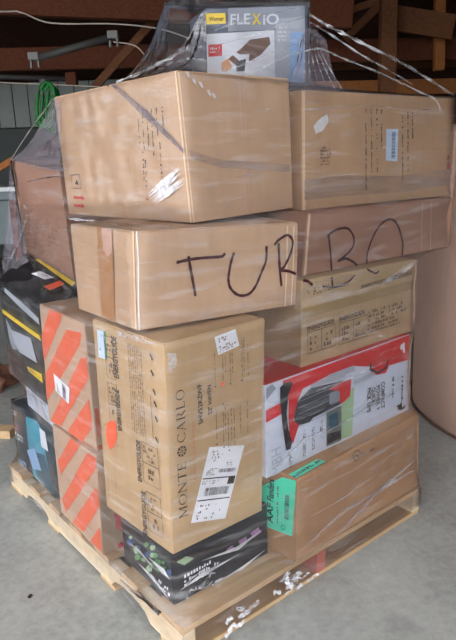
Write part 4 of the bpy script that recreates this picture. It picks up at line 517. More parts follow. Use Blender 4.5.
FILM_PATCHES = [('A', 'L', 'veil_dark', 5, [(0.5428, 0.998), (0.5755, 0.998), (0.7978, 0.766), (0.998, 0.5047), (0.998, 0.4652), (0.9905, 0.4804), (0.7662, 0.7363)]), ('A', 'R', 'veil_dark2', 5, [(0.0216, 0.4922), (0.2868, 0.4144), (0.9595, 0.3528), (0.9676, 0.2899), (0.2809, 0.359), (0.0313, 0.4391)]), ('A', 'L', 'veil_white_glare', 5, [(0.7147, 0.1824), (0.8444, 0.3018), (0.9611, 0.3838), (0.8446, 0.2726)]), ('A', 'L', 'veil_white_glare', 6, [(0.7314, 0.1742), (0.8576, 0.2938), (0.972, 0.3826), (0.8586, 0.2714)]), ('A', 'L', 'veil_white_glare', 7, [(0.7282, 0.1678), (0.857, 0.293), (0.9722, 0.372), (0.8563, 0.2551)]), ('A', 'L', 'veil_white_glare', 5, [(0.7398, 0.1532), (0.8605, 0.2706), (0.9694, 0.3492), (0.8606, 0.2393)]), ('A', 'L', 'veil_white_glare', 6, [(0.7547, 0.1438), (0.8684, 0.26), (0.9717, 0.3432), (0.869, 0.2345)]), ('A', 'L', 'veil_white_glare', 7, [(0.7529, 0.1353), (0.8766, 0.2401), (0.989, 0.3153), (0.8776, 0.2177)]), ('A', 'L', 'veil_white_glare', 5, [(0.7588, 0.1312), (0.8768, 0.2311), (0.9846, 0.3056), (0.8782, 0.2123)]), ('A', 'L', 'veil_white_glare', 6, [(0.7783, 0.1206), (0.8856, 0.2309), (0.9821, 0.295), (0.8848, 0.1907)]), ('A', 'L', 'veil_white_glare', 7, [(0.7823, 0.1387), (0.8917, 0.2187), (0.9922, 0.2757), (0.8931, 0.2005)]), ('A', 'R', 'veil_white_glare', 5, [(0.0488, 0.9905), (0.0759, 0.9889), (0.0867, 0.9488), (0.0645, 0.9602)]), ('A', 'R', 'veil_white_glare', 5, [(0.0914, 0.9553), (0.119, 0.9536), (0.1302, 0.9129), (0.1076, 0.9246)]), ('A', 'R', 'veil_white_glare', 5, [(0.1446, 0.9326), (0.1728, 0.9307), (0.1844, 0.8895), (0.1613, 0.9014)]), ('A', 'R', 'veil_white_glare', 5, [(0.2044, 0.8838), (0.2333, 0.8816), (0.2455, 0.8395), (0.2216, 0.8519)]), ('A', 'R', 'veil_white_glare', 5, [(0.2441, 0.8657), (0.2734, 0.8634), (0.286, 0.8209), (0.2617, 0.8334)]), ('B', 'R', 'veil_pale', 5, [(0.0147, 0.8842), (0.0615, 0.9064), (0.1093, 0.9143), (0.0615, 0.8919)]), ('B', 'R', 'veil_pale', 5, [(0.0249, 0.8448), (0.0799, 0.8589), (0.1364, 0.8585), (0.0799, 0.8442)]), ('B', 'R', 'veil_pale', 5, [(0.0077, 0.4946), (0.0237, 0.551), (0.0396, 0.5928), (0.0236, 0.5362)]), ('B', 'R', 'veil_pale', 5, [(0.0127, 0.4446), (0.0339, 0.476), (0.0552, 0.4927), (0.0339, 0.461)]), ('A', 'R', 'veil_pale', 5, [(0.5201, 0.9637), (0.5441, 0.8683), (0.5676, 0.7585), (0.543, 0.8559)]), ('A', 'R', 'veil_pale', 5, [(0.6429, 0.7454), (0.7174, 0.7636), (0.7925, 0.7691), (0.7165, 0.7506)]), ('A', 'R', 'veil_pale', 5, [(0.3836, 0.2821), (0.5293, 0.3009), (0.6801, 0.3072), (0.5282, 0.2878)]), ('A', 'R', 'veil_pale', 5, [(0.3027, 0.1309), (0.4224, 0.1409), (0.5452, 0.1379), (0.4212, 0.1278)]), ('E', 'R', 'veil_pale', 5, [(0.6057, 0.7562), (0.8398, 0.9211), (0.998, 0.998), (0.998, 0.9591), (0.7951, 0.7892)]), ('E', 'R', 'veil_pale', 5, [(0.0094, 0.9716), (0.2969, 0.9518), (0.6938, 0.9343), (0.2971, 0.9376)]), ('E', 'R', 'veil_pale', 5, [(0.01, 0.8826), (0.2982, 0.8746), (0.6958, 0.8698), (0.2984, 0.8603)]), ('E', 'R', 'veil_pale', 5, [(0.0106, 0.7929), (0.2999, 0.7731), (0.6996, 0.7528), (0.3002, 0.7587)]), ('E', 'R', 'veil_pale', 5, [(0.0109, 0.7366), (0.3008, 0.725), (0.7008, 0.7136), (0.301, 0.7105)]), ('B', 'R', 'veil_dark2', 5, [(0.0066, 0.2608), (0.2233, 0.2835), (0.5924, 0.2405), (0.9792, 0.2885), (0.9866, 0.1192), (0.5962, 0.084), (0.2244, 0.0953), (0.0058, 0.0907)]), ('G', 'R', 'veil_pale', 5, [(0.0258, 0.1567), (0.3115, 0.325), (0.7746, 0.302), (0.9971, 0.2716), (0.775, 0.2603), (0.3274, 0.2701)]), ('G', 'R', 'veil_pale', 5, [(0.037, 0.4881), (0.31, 0.4922), (0.6371, 0.5342), (0.318, 0.4589)]), ('G', 'R', 'veil_pale', 5, [(0.24, 0.002), (0.4707, 0.2287), (0.8206, 0.3706), (0.4876, 0.1718)]), ('G', 'R', 'veil_pale', 5, [(0.47, 0.2952), (0.7283, 0.3442), (0.998, 0.4196), (0.747, 0.2998)]), ('F', 'R', 'veil_pale', 5, [(0.02, 0.0783), (0.198, 0.2589), (0.4592, 0.2816), (0.2101, 0.2256)]), ('F', 'R', 'veil_pale', 5, [(0.141, 0.7502), (0.4595, 0.7563), (0.9586, 0.7917), (0.4733, 0.7237)]), ('F', 'R', 'veil_pale', 5, [(0.2601, 0.2064), (0.6026, 0.294), (0.9621, 0.3583), (0.6176, 0.2578)]), ('M', 'R', 'veil_pale', 5, [(0.0224, 0.9625), (0.0915, 0.9489), (0.1066, 0.916), (0.0684, 0.8859), (0.0239, 0.8833)]), ('M', 'L', 'veil_pale', 5, [(0.4017, 0.9903), (0.6434, 0.998), (0.965, 0.998), (0.9872, 0.994), (0.7063, 0.9762), (0.4266, 0.9698)]), ('N', 'R', 'veil_white_glare', 5, [(0.0455, 0.2487), (0.2626, 0.3607), (0.6815, 0.333), (0.2806, 0.2852)]), ('N', 'R', 'veil_white_glare', 5, [(0.2687, 0.581), (0.63, 0.5001), (0.9345, 0.5752), (0.6502, 0.4221)]), ('N', 'R', 'veil_white_glare', 5, [(0.3548, 0.0152), (0.6764, 0.0594), (0.9642, 0.1427), (0.6972, 0.002)]), ('N', 'L', 'veil_white_glare', 5, [(0.1287, 0.4983), (0.3877, 0.5527), (0.7707, 0.4232), (0.4247, 0.5059)]), ('N', 'L', 'veil_white_glare', 5, [(0.3628, 0.2571), (0.6643, 0.2706), (0.9684, 0.0805), (0.695, 0.1641)]), ('N', 'L', 'veil_white_glare', 5, [(0.5896, 0.5684), (0.8943, 0.6077), (0.998, 0.4933), (0.85, 0.4942)])]
DRAPES = [([[0.6679, 0.2349, 1.5736], [0.6932, 0.2274, 1.6013], [0.7141, 0.2234, 1.6133], [0.7322, 0.2088, 1.5912], [0.7459, 0.1977, 1.5745]], [[0.5147, 0.1273, 1.4221], [0.556, 0.1196, 1.4206], [0.6023, 0.108, 1.4188], [0.6493, 0.0958, 1.417], [0.6928, 0.0864, 1.4152]], 0.009), ([[0.1757, 0.7863, 1.4562], [0.1707, 0.7903, 1.4549], [0.1682, 0.7923, 1.4541], [0.1632, 0.7964, 1.4523], [0.1638, 0.8087, 1.4526]], [[0.1405, 0.7633, 1.228], [0.1446, 0.8628, 1.2354], [0.1468, 0.9638, 1.2467], [0.1416, 1.0708, 1.2624], [0.1428, 1.1855, 1.2756]], 0.003), ([[0.1421, 1.186, 1.2686], [0.1384, 1.1633, 1.1866], [0.1347, 1.1406, 1.1046], [0.132, 1.1171, 1.0334], [0.1202, 1.0624, 0.9586]], [[0.1142, 1.3242, 0.8896], [0.0971, 1.2738, 0.8654], [0.0926, 1.2132, 0.8496], [0.1011, 1.1677, 0.869], [0.1204, 1.0622, 0.9295]], 0.004), ([[0.4766, 0.415, 1.6628], [0.453, 0.4084, 1.651], [0.4314, 0.4001, 1.6315], [0.4075, 0.3937, 1.602], [0.3861, 0.3852, 1.578]], [[0.3123, 0.2135, 1.4726], [0.2569, 0.2068, 1.4658], [0.2201, 0.2108, 1.4617], [0.2118, 0.3203, 1.4633], [0.203, 0.4816, 1.4621]], 0.014)]

# ------------------------------------------------------------------ setting
flo = link('floor', hexmesh('floor', aabb(-30, -30, -.2, 30, 30, 0), 0), 'concrete'); tag(flo, 'grey mottled concrete floor under the pallet', 'floor', kind='structure')
wb = link('wall_back', hexmesh('wall_back', barn_box(-7, 9.4, 0, 6, 9.6, 4.2), 0), 'ceiling_wood'); tag(wb, 'dark wooden back wall of the barn', 'wall', kind='structure')
wr = link('wall_right', hexmesh('wall_right', barn_box(5, -.4, 0, 5.2, 9.4, 4.2), 0), 'ceiling_wood'); tag(wr, 'dark wooden right side wall of the barn', 'wall', kind='structure')
wf = link('light_block_wall', hexmesh('light_block_wall', barn_box(1.6, -.55, 0, 5.2, -.4, 4.2), 0), 'ceiling_wood'); tag(wf, 'added dark wall behind the camera, blocking sky light from the right', 'wall', kind='structure')  # unseen wall, added to keep sky light off the right-hand faces
wl = link('wall_left', hexmesh('wall_left', barn_box(-7, 3.6, 0, -6.8, 9.4, 4.2), 0), 'ceiling_wood'); tag(wl, 'dark wooden left side wall of the barn', 'wall', kind='structure')
ce = bpy.data.objects.new('ceiling', None); COL.objects.link(ce); tag(ce, 'dark brown board ceiling of the barn', 'ceiling', kind='structure'); ce.location = B(0, 5, 3.4)
d = ROOF0
while d < 9.5:
    hexpart('ceiling_board', barn_box(-7, d, 3.4, 5.2, d+.29, 3.44), 'ceiling_wood', ce, 0); d += .3
hexpart('roof_deck', barn_box(-7, ROOF0, 3.46, 5.2, 9.6, 3.55), 'ceiling_wood', ce, 0)
# pale metal sheets on the back wall with a dark dado below
wp = bpy.data.objects.new('wall_back_cladding', None); COL.objects.link(wp); wp.location = B(-3, 9.3, 0); tag(wp, 'pale grey metal panels on the back wall above a dark grey lower band', 'wall', kind='structure')
r_ = -4.6
while r_ < -1.4:
    hexpart('panel', barn_box(r_, 9.0, 1.83, r_+.205, 9.06, 2.42), 'metal_panel', wp, .008); r_ += .215
hexpart('lower_band', barn_box(-4.6, 9.02, 0, -1.3, 9.1, 1.82), 'dark_panel', wp, .01)
def beam(name, p, q, w, t, mat, label): 
    o = thing(name, (Vector(p)+Vector(q))/2, label, 'beam'); hexpart('timber', bar8(p, q, w, t), mat, o, .008); return o
beam('header_beam', B(-5.5, 6.9, 3.2), B(1.4, 6.9, 2.72), .34, .12, 'beam_dark', 'thick dark reddish-brown header beam crossing at the top left')
beam('tie_beam', B(-6, 8.1, 2.6), B(4.9, 8.1, 2.5), .26, .1, 'beam_dark', 'dark brown tie beam above the pale wall panels')
beam('roof_joist', B(-6, 5.6, 3.3), B(5, 5.6, 3.3), .2, .06, 'beam_dark', 'dark roof joist nearest the doorway')
beam('roof_joist', B(-6, 7.5, 3.28), B(5, 7.5, 3.28), .2, .06, 'beam_dark', 'dark roof joist above the diagonal braces')
beam('diagonal_brace', B(-1.47, 7.5, 2.12), B(-.45, 7.5, 3.08), .09, .05, 'beam_brown', 'slanting brown brace left of the top paint sprayer box')
beam('wall_girt', B(1.2, 9.0, 2.2), B(4.9, 9.0, 2.16), .2, .06, 'beam_lit', 'orange-brown horizontal board low on the right back wall')
beam('wall_girt', B(1.0, 9.2, 2.62), B(4.9, 9.2, 2.58), .3, .05, 'beam_brown', 'brown horizontal board high on the right back wall')
beam('wooden_post', B(1.955, 7.5, 0), B(1.92, 7.5, 3.3), .18, .14, 'beam_brown', 'upright brown post at the top right behind the stack')
beam('diagonal_brace', B(1.46, 7.6, 2.58), B(1.95, 7.6, 3.02), .09, .05, 'beam_brown', 'short slanting brace running up into the brown post')
beam('cross_board', B(1.2, 7.7, 2.82), B(1.9, 7.7, 3.0), .08, .05, 'beam_brown', 'thin sloping board left of the brown post near the ceiling')
beam('cross_board', B(2.04, 7.66, 2.8), B(2.73, 7.66, 2.68), .27, .05, 'beam_brown', 'wide brown board right of the post')
beam('hanging_post', B(2.68, 7.95, 2.25), B(2.64, 7.95, 3.35), .12, .1, 'beam_lit', 'short upright timber at the end of the wide brown board')
# fluorescent strip, pipe, cables
t = thing('strip_light', B(-1.4, 6.3, 2.36), 'unlit grey tube light with white end clamps under the beams', 'light')
V, F = tube([B(-1.74, 6.3, 2.28), B(-1.02, 6.3, 2.44)], .035, 12); part('tube', V, F, 'tube_grey', t, True)
for (r0, z0) in ((-1.77, 2.28), (-1.0, 2.445)):
    hexpart('clamp', barn_box(r0-.05, 6.26, z0-.02, r0+.05, 6.36, z0+.05), 'clamp_white', t, .008)
    for dx in (-.04, .03): hexpart('clamp_leg', barn_box(r0+dx, 6.28, z0-.09, r0+dx+.018, 6.33, z0-.01), 'clamp_white', t, .003)
V, F = tube([B(-4.5, 7.5, 2.42), B(-1.68, 7.5, 2.24)], .03, 10); o = thing('metal_pipe', B(-3, 7.5, 2.3), 'grey metal pipe running above the pale wall panels', 'pipe'); part('pipe_length', V, F, 'tube_grey', o, True)
hexpart('pipe_end', barn_box(-1.76, 7.44, 2.17, -1.64, 7.56, 2.31), 'beam_dark', o, .01)
def cable(P, rad, mat, label):
    Q = catmull([B(*p) for p in P], 6); o = thing('electric_cable', Q[0], label, 'cable'); V, F = tube(Q, rad, 6); part('cable_run', V, F, mat, o, True)
cable([(-4, 6.8, 2.87), (-2.25, 6.8, 2.815), (-2.0, 6.8, 2.80), (-1.7, 6.8, 2.69), (-1.05, 6.8, 2.66), (-.6, 6.8, 2.60), (-.3, 6.8, 2.5)], .008, 'cable_white', 'pale cable sagging along the thick header beam')
cable([(-4, 7.4, 2.35), (-2.5, 7.4, 2.22), (-1.8, 7.4, 2.17), (-1.3, 7.4, 2.13)], .007, 'cable_white', 'thin pale cable under the grey pipe')
cable([(-1.0, 6.3, 2.4), (-.8, 6.3, 2.36), (-.7, 6.3, 2.26)], .006, 'cable_white', 'short cable hanging from the tube light')
# coiled green hose
o = thing('garden_hose', B(-1.62, 6.0, 1.8), 'bright green hose coiled and hanging by the pale wall panels', 'hose')
for k in range(4):
    w = .085-.016*k; P = []
    for i in range(24):
        a = 2*math.pi*i/24; P.append(B(-1.62+.02*k+w*math.cos(a)+.03*math.sin(a), 6.0+.02*k, 1.83+.19*math.sin(a)-.02*k))
    V, F = tube(P, .017, 7, True); part('loop', V, F, 'hose_green', o, True)
V, F = tube(catmull([B(-1.70, 6.0, 1.80), B(-1.73, 6.0, 1.68), B(-1.69, 6.0, 1.62), B(-1.65, 6.0, 1.68), B(-1.68, 6.0, 1.74)]), .012, 7); part('hose_tail', V, F, 'hose_green', o, True)
hexpart('hook', barn_box(-1.66, 6.0, 2.0, -1.60, 6.2, 2.05), 'tube_grey', o, .005)
# work bench far left
o = thing('work_bench', B(-2.7, 6.6, 0), 'grey workbench with a white top edge at the far left', 'bench')
hexpart('top', barn_box(-3.6, 6.3, 1.04, -2.09, 7.0, 1.085), 'bench_white', o); hexpart('apron', barn_box(-3.58, 6.33, .96, -2.12, 6.97, 1.04), 'bench_grey', o)
for k in range(6): hexpart('front_panel', barn_box(-3.55+k*.235, 6.4, .5, -3.55+k*.235+.22, 6.45, .95), 'bench_grey', o)
for r0 in (-3.55, -2.2):
    for d0 in (6.36, 6.86): hexpart('leg', barn_box(r0, d0, 0, r0+.07, d0+.07, .96), 'beam_dark', o)
beam('leaning_board', B(-2.75, 6.9, 1.12), B(-2.28, 6.9, 1.36), .07, .05, 'beam_lit', 'orange-brown board lying slanted on the workbench')
# offcut and rag on the floor at the left edge
o = thing('wood_offcut', B(-1.45, 2.8, 0), 'pale wooden offcut lying on the floor at the left edge', 'wood'); hexpart('plank', bar8(B(-2.0, 2.84, .021), B(-1.05, 2.72, .021), .04, .08), 'pallet_wood', o)
bm = bmesh.new(); bmesh.ops.create_icosphere(bm, subdivisions=4, radius=1)
from mathutils import noise as mn
for v_ in bm.verts:
    p = v_.co.copy(); k = 1+.35*mn.noise(p*2.2)+.15*mn.noise(p*6); v_.co = Vector((p.x*.32*k, p.y*.22*k, max(-.02, p.z*.16*k)+.02))
me = bpy.data.meshes.new('rag'); bm.to_mesh(me); bm.free(); o = link('crumpled_rag', me, 'rag_red', None, True); o.location = B(-1.6, 3.35, .0); tag(o, 'crumpled reddish-brown rag heap on the floor at the left edge', 'rag')

# large round cardboard bin on the right
bc = Vector((BIN[0], BIN[1], 0)); o = thing('cardboard_bin', bc, 'large round pinkish-brown cardboard bin standing at the right edge', 'bin')
NB = 96; prof = [(BIN[2]-.012, 0), (BIN[2], .015), (BIN[2], .45), (BIN[2]+.004, .8), (BIN[2], BINH-.01), (BIN[2]-.004, BINH), (BIN[2]-.014, BINH), (BIN[2]-.014, .02)]
V, F = [], []
for (rr, zz) in prof:
    for k in range(NB):
        a = 2*math.pi*k/NB; w = 1+.006*math.sin(5*a)+.004*math.sin(11*a+zz*3); V.append(bc+Vector((rr*w*math.cos(a), rr*w*math.sin(a), zz)))
for i in range(len(prof)-1):
    for k in range(NB): F.append((i*NB+k, i*NB+(k+1) % NB, (i+1)*NB+(k+1) % NB, (i+1)*NB+k))
F.append(tuple((len(prof)-1)*NB+k for k in range(NB)))
part('wall_sheet', V, F, 'card_pink', o, True)
V, F = [], []
for k in range(NB+1):
    a = 2*math.pi*k/NB; j = .012+.014*abs(math.sin(9*a))*random.random()
    for (rr, zz) in ((BIN[2]+.008, 0), (BIN[2]+.012, j)): V.append(bc+Vector((rr*math.cos(a), rr*math.sin(a), zz)))
for k in range(NB): F.append((2*k, 2*k+2, 2*k+3, 2*k+1))
part('frayed_hem', V, F, 'print_brown', o)

# ------------------------------------------------------------------ pallet
PW, PD, PH = 1.03, 1.207, .099
pal = thing('wooden_pallet', (PW/2, PD/2, 0), 'worn wooden pallet carrying the wrapped stack of boxes', 'pallet')
y = 0
for k, w in enumerate((.14, .088, .09, .09, .088, .09, .14)):
    hexpart('deck_board', [Vector(p)+Vector((random.uniform(-.003, .003), 0, 0)) for p in aabb(0, y, PH-.017, PW, y+w, PH)], 'pallet_wood', pal, .002)
    y += w+(PD-.726)/6
for k, x in enumerate((0, PW/2-.019, PW-.038)):
    prof = [(0, .014), (.16, .014)]
    for c in (.16+.11, PD-.16-.11):
        if c > .5: prof += [(c-.115, .014)]
        prof += [(c-.11+.22*i/8, .014+.036*math.sin(math.pi*min(1, max(0, i/8)))**.4) for i in range(9)]
    prof += [(PD, .014), (PD, PH-.0175), (0, PH-.0175)]
    n = len(prof); V = [(x, a, b_) for a, b_ in prof]+[(x+.038, a, b_) for a, b_ in prof]
    F = [tuple(range(n)), tuple(range(2*n-1, n-1, -1))]+[(i, i+n, (i+1) % n+n, (i+1) % n) for i in range(n)]
    part('stringer', V, F, 'pallet_pale' if k != 1 else 'red_end', pal)
for y0, w in ((0, .11), (.36, .09), (.76, .09), (PD-.11, .11)):
    hexpart('bottom_board', aabb(0, y0, 0, PW, y0+w, .0135), 'pallet_wood', pal, .002)

# ------------------------------------------------------------------ boxes
def corners8(h): return [Vector(h[k]) for k in ('Fb', 'Rb', 'Bb', 'Lb', 'Ft', 'Rt', 'Bt', 'Lt')]
FACES = {'L': ('Lb', 'Fb', 'Ft', 'Lt'), 'R': ('Fb', 'Rb', 'Rt', 'Ft'), 'T': ('Ft', 'Rt', 'Bt', 'Lt')}
def fpoint(b, f, s, t, off=0):
    h = HEX[b]; a, c, d_, e = [Vector(h[k]) for k in FACES[f]]
    n = ((c-a).cross(e-a)).normalized()
    return a*(1-s)*(1-t)+c*s*(1-t)+d_*s*t+e*(1-s)*t+n*off
def fnormal(b, f):
    h = HEX[b]; a, c, d_, e = [Vector(h[k]) for k in FACES[f]]; return ((c-a).cross(e-a)).normalized()
SPEC = {
 'A': ('cardboard_box', 'card_tan', 'large brown carton with stencil print and red arrows, under the paint sprayer box', 'card'),
 'B': ('cardboard_box', 'card_warm', 'long brown carton with a small blue barcode label at the top right of the stack', 'card'),
 'C': ('cardboard_box', 'card_tan', 'brown carton marked TUR in black marker on the left of the middle row', 'card'),
 'D': ('cardboard_box', 'card_rose', 'flat reddish-brown carton marked BO in black marker on the right', 'card'),
 'E': ('cardboard_box', 'card_olive', 'tan carton printed with energy tables, between the BO carton and the vacuum box', 'card'),
 'F': ('vacuum_box', 'box_white', 'red and white printed vacuum cleaner box on the right side', 'print'),
 'G': ('filter_box', 'card_orange', 'long brown carton with a bright green label at the bottom right', 'card'),
 'M': ('ceiling_fan_box', 'card_fan', 'tall tan ceiling fan carton with MONTE CARLO lettering and white shipping label', 'card'),
 'N': ('picture_box', 'box_black', 'low black box with flower pictures under the tall ceiling fan carton', 'print'),
 'S1': ('striped_box', 'card_stripe', 'upper orange-striped brown carton with a white barcode label', 'card'),
 'S2': ('striped_box', 'card_stripe', 'lower orange-striped brown carton standing on the pallet deck', 'card'),
 'P1': ('retail_box', 'box_glossy_black', 'glossy black box with yellow stripes at the left edge of the stack', 'print'),
 'P2': ('retail_box', 'box_white', 'flat white box under the glossy black and yellow box', 'print'),
 'Q': ('retail_box', 'box_night', 'dark box with a teal picture at the back left corner of the pallet', 'print'),
 'R': ('cardboard_box', 'card_rose', 'tall plain brown carton under film at the far left of the upper row', 'card'),
 'W': ('paint_sprayer_box', 'box_grey', 'grey and white paint sprayer box with yellow badge on top of the stack', 'print')}
ROOT, LASTLABEL = {}, {}
for k, (nm, mat, lab, kind) in SPEC.items():
    c8 = corners8(HEX[k]); base = sum(c8[:4], Vector())/4
    root = thing(nm, base, lab, 'box', 'boxes stacked on the pallet'); ROOT[k] = root
    up = Vector((0, 0, .003)) if kind == 'card' else Vector((0, 0, 0))
    hexpart('body', c8[:4]+[p-up for p in c8[4:]], mat, root, .0035)
    if kind == 'card':      # two top flaps meeting at a taped seam
        T = lambda s, t: fpoint(k, 'T', s, t)
        for t0, t1 in ((.006, .494), (.506, .994)):
            q = [T(.006, t0), T(.994, t0), T(.994, t1), T(.006, t1)]
            hexpart('top_flap', [p-up for p in q]+q, mat, root, .001)
        o_ = [fpoint(k, 'T', s, t, .0012) for s, t in ((.003, .42), (.997, .42), (.997, .58), (.003, .58))]
        part('top_tape', o_, [(0, 1, 2, 3)], 'tape', root)
    else:                   # tuck lid: proud lid panel with a lip
        q = [fpoint(k, 'T', s, t) for s, t in ((.004, .004), (.996, .004), (.996, .996), (.004, .996))]
        hexpart('lid', q+[p+Vector((0, 0, .0015)) for p in q], 'print_red' if k == 'F' else mat, root, .0006)

GLYPH = {}
def glyph_mesh(s, bold):
    if (s, bold) not in GLYPH:
        cu = bpy.data.curves.new('t', 'FONT'); cu.body = s; cu.size = 1; cu.resolution_u = 3; cu.offset = .018 if bold else 0
        ob = bpy.data.objects.new('t', cu); me = bpy.data.meshes.new_from_object(ob)
        vs_ = [(v.co.x, v.co.y) for v in me.vertices]; fs = [tuple(p.vertices) for p in me.polygons]
        bpy.data.objects.remove(ob); bpy.data.curves.remove(cu); bpy.data.meshes.remove(me)
        x0 = min(v[0] for v in vs_); x1 = max(v[0] for v in vs_); y0 = min(0, min(v[1] for v in vs_)*0); y1 = max(v[1] for v in vs_)
        GLYPH[(s, bold)] = ([((x-x0)/(x1-x0), (y-y0)/(y1-y0)) for x, y in vs_], fs)
    return GLYPH[(s, bold)]
# serif capitals from strokes (x0,y0,x1,y1,width) on a 0..adv by 0..1 box, plus arcs
SER = {
 'M': (1.05, [(.14, 0, .14, 1, .05), (.14, 1, .52, .1, .11), (.52, .1, .9, 1, .05), (.9, 0, .9, 1, .11), (.02, .015, .26, .015, .04), (.76, .015, 1.03, .015, .04), (.02, .985, .2, .985, .04), (.84, .985, 1.03, .985, .04)], []),
 'N': (.95, [(.14, 0, .14, 1, .05), (.14, 1, .8, 0, .11), (.8, 0, .8, 1, .05), (.02, .015, .26, .015, .04), (.02, .985, .2, .985, .04), (.68, .985, .92, .985, .04)], []),
 'T': (.8, [(.4, 0, .4, 1, .11), (.03, .97, .77, .97, .06), (.05, .82, .05, 1, .05), (.75, .82, .75, 1, .05), (.26, .015, .54, .015, .04)], []),
 'E': (.72, [(.16, 0, .16, 1, .11), (.03, .975, .64, .975, .05), (.03, .025, .66, .025, .05), (.16, .52, .5, .52, .05), (.62, .82, .62, 1, .05), (.65, 0, .65, .2, .05), (.5, .42, .5, .62, .04)], []),
 'L': (.72, [(.16, 0, .16, 1, .11), (.03, .985, .3, .985, .04), (.03, .025, .66, .025, .05), (.65, 0, .65, .22, .05)], []),
 'A': (.95, [(.12, 0, .45, 1, .05), (.45, 1, .8, 0, .11), (.24, .34, .66, .34, .05), (.02, .015, .24, .015, .04), (.66, .015, .93, .015, .04)], []),
 'R': (.9, [(.16, 0, .16, 1, .11), (.03, .985, .3, .985, .04), (.03, .015, .3, .015, .04), (.42, .48, .78, 0, .1), (.7, .015, .88, .015, .04)], [(.4, .74, .25, .24, -95, 95, .1), ]),
 'O': (1.0, [], [(.5, .5, .42, .48, 0, 360, .1)]),
 'C': (.92, [(.82, .75, .82, .95, .05), (.82, .08, .82, .22, .04)], [(.5, .5, .42, .48, 40, 320, .1)])}
def serif_mesh(s):
    V, F, x = [], [], 0
    for ch in s:
        adv, st, arcs = SER[ch]
        for (a, b_, c, d_, w) in st:
            dx, dy = c-a, d_-b_; l = math.hypot(dx, dy); nx, ny = -dy/l*w/2, dx/l*w/2; i = len(V)
            V += [(x+a+nx, b_+ny), (x+a-nx, b_-ny), (x+c-nx, d_-ny), (x+c+nx, d_+ny)]; F.append((i, i+1, i+2, i+3))
        for (cx, cy, rx, ry, a0, a1, w) in arcs:
            n = 20; i = len(V)
            for k in range(n+1):
                a = math.radians(a0+(a1-a0)*k/n); ww = w*(.4+.6*abs(math.cos(a)))
                V += [(x+cx+(rx+ww/2)*math.cos(a), cy+(ry+w*.2)*math.sin(a)), (x+cx+(rx-ww/2)*math.cos(a), cy+(ry-w*.2)*math.sin(a))]
            for k in range(n): F.append((i+2*k, i+2*k+1, i+2*k+3, i+2*k+2))
        x += adv+.1
    return [(a/(x-.1), b_) for a, b_ in V], F
LAY = .0006
def on_face(b, f, lay, P3): return [fpoint(b, f, s, t, (.014 if b == 'P1' and f == 'T' else .0028 if f == 'T' else .0008)+LAY*lay) for s, t in P3]
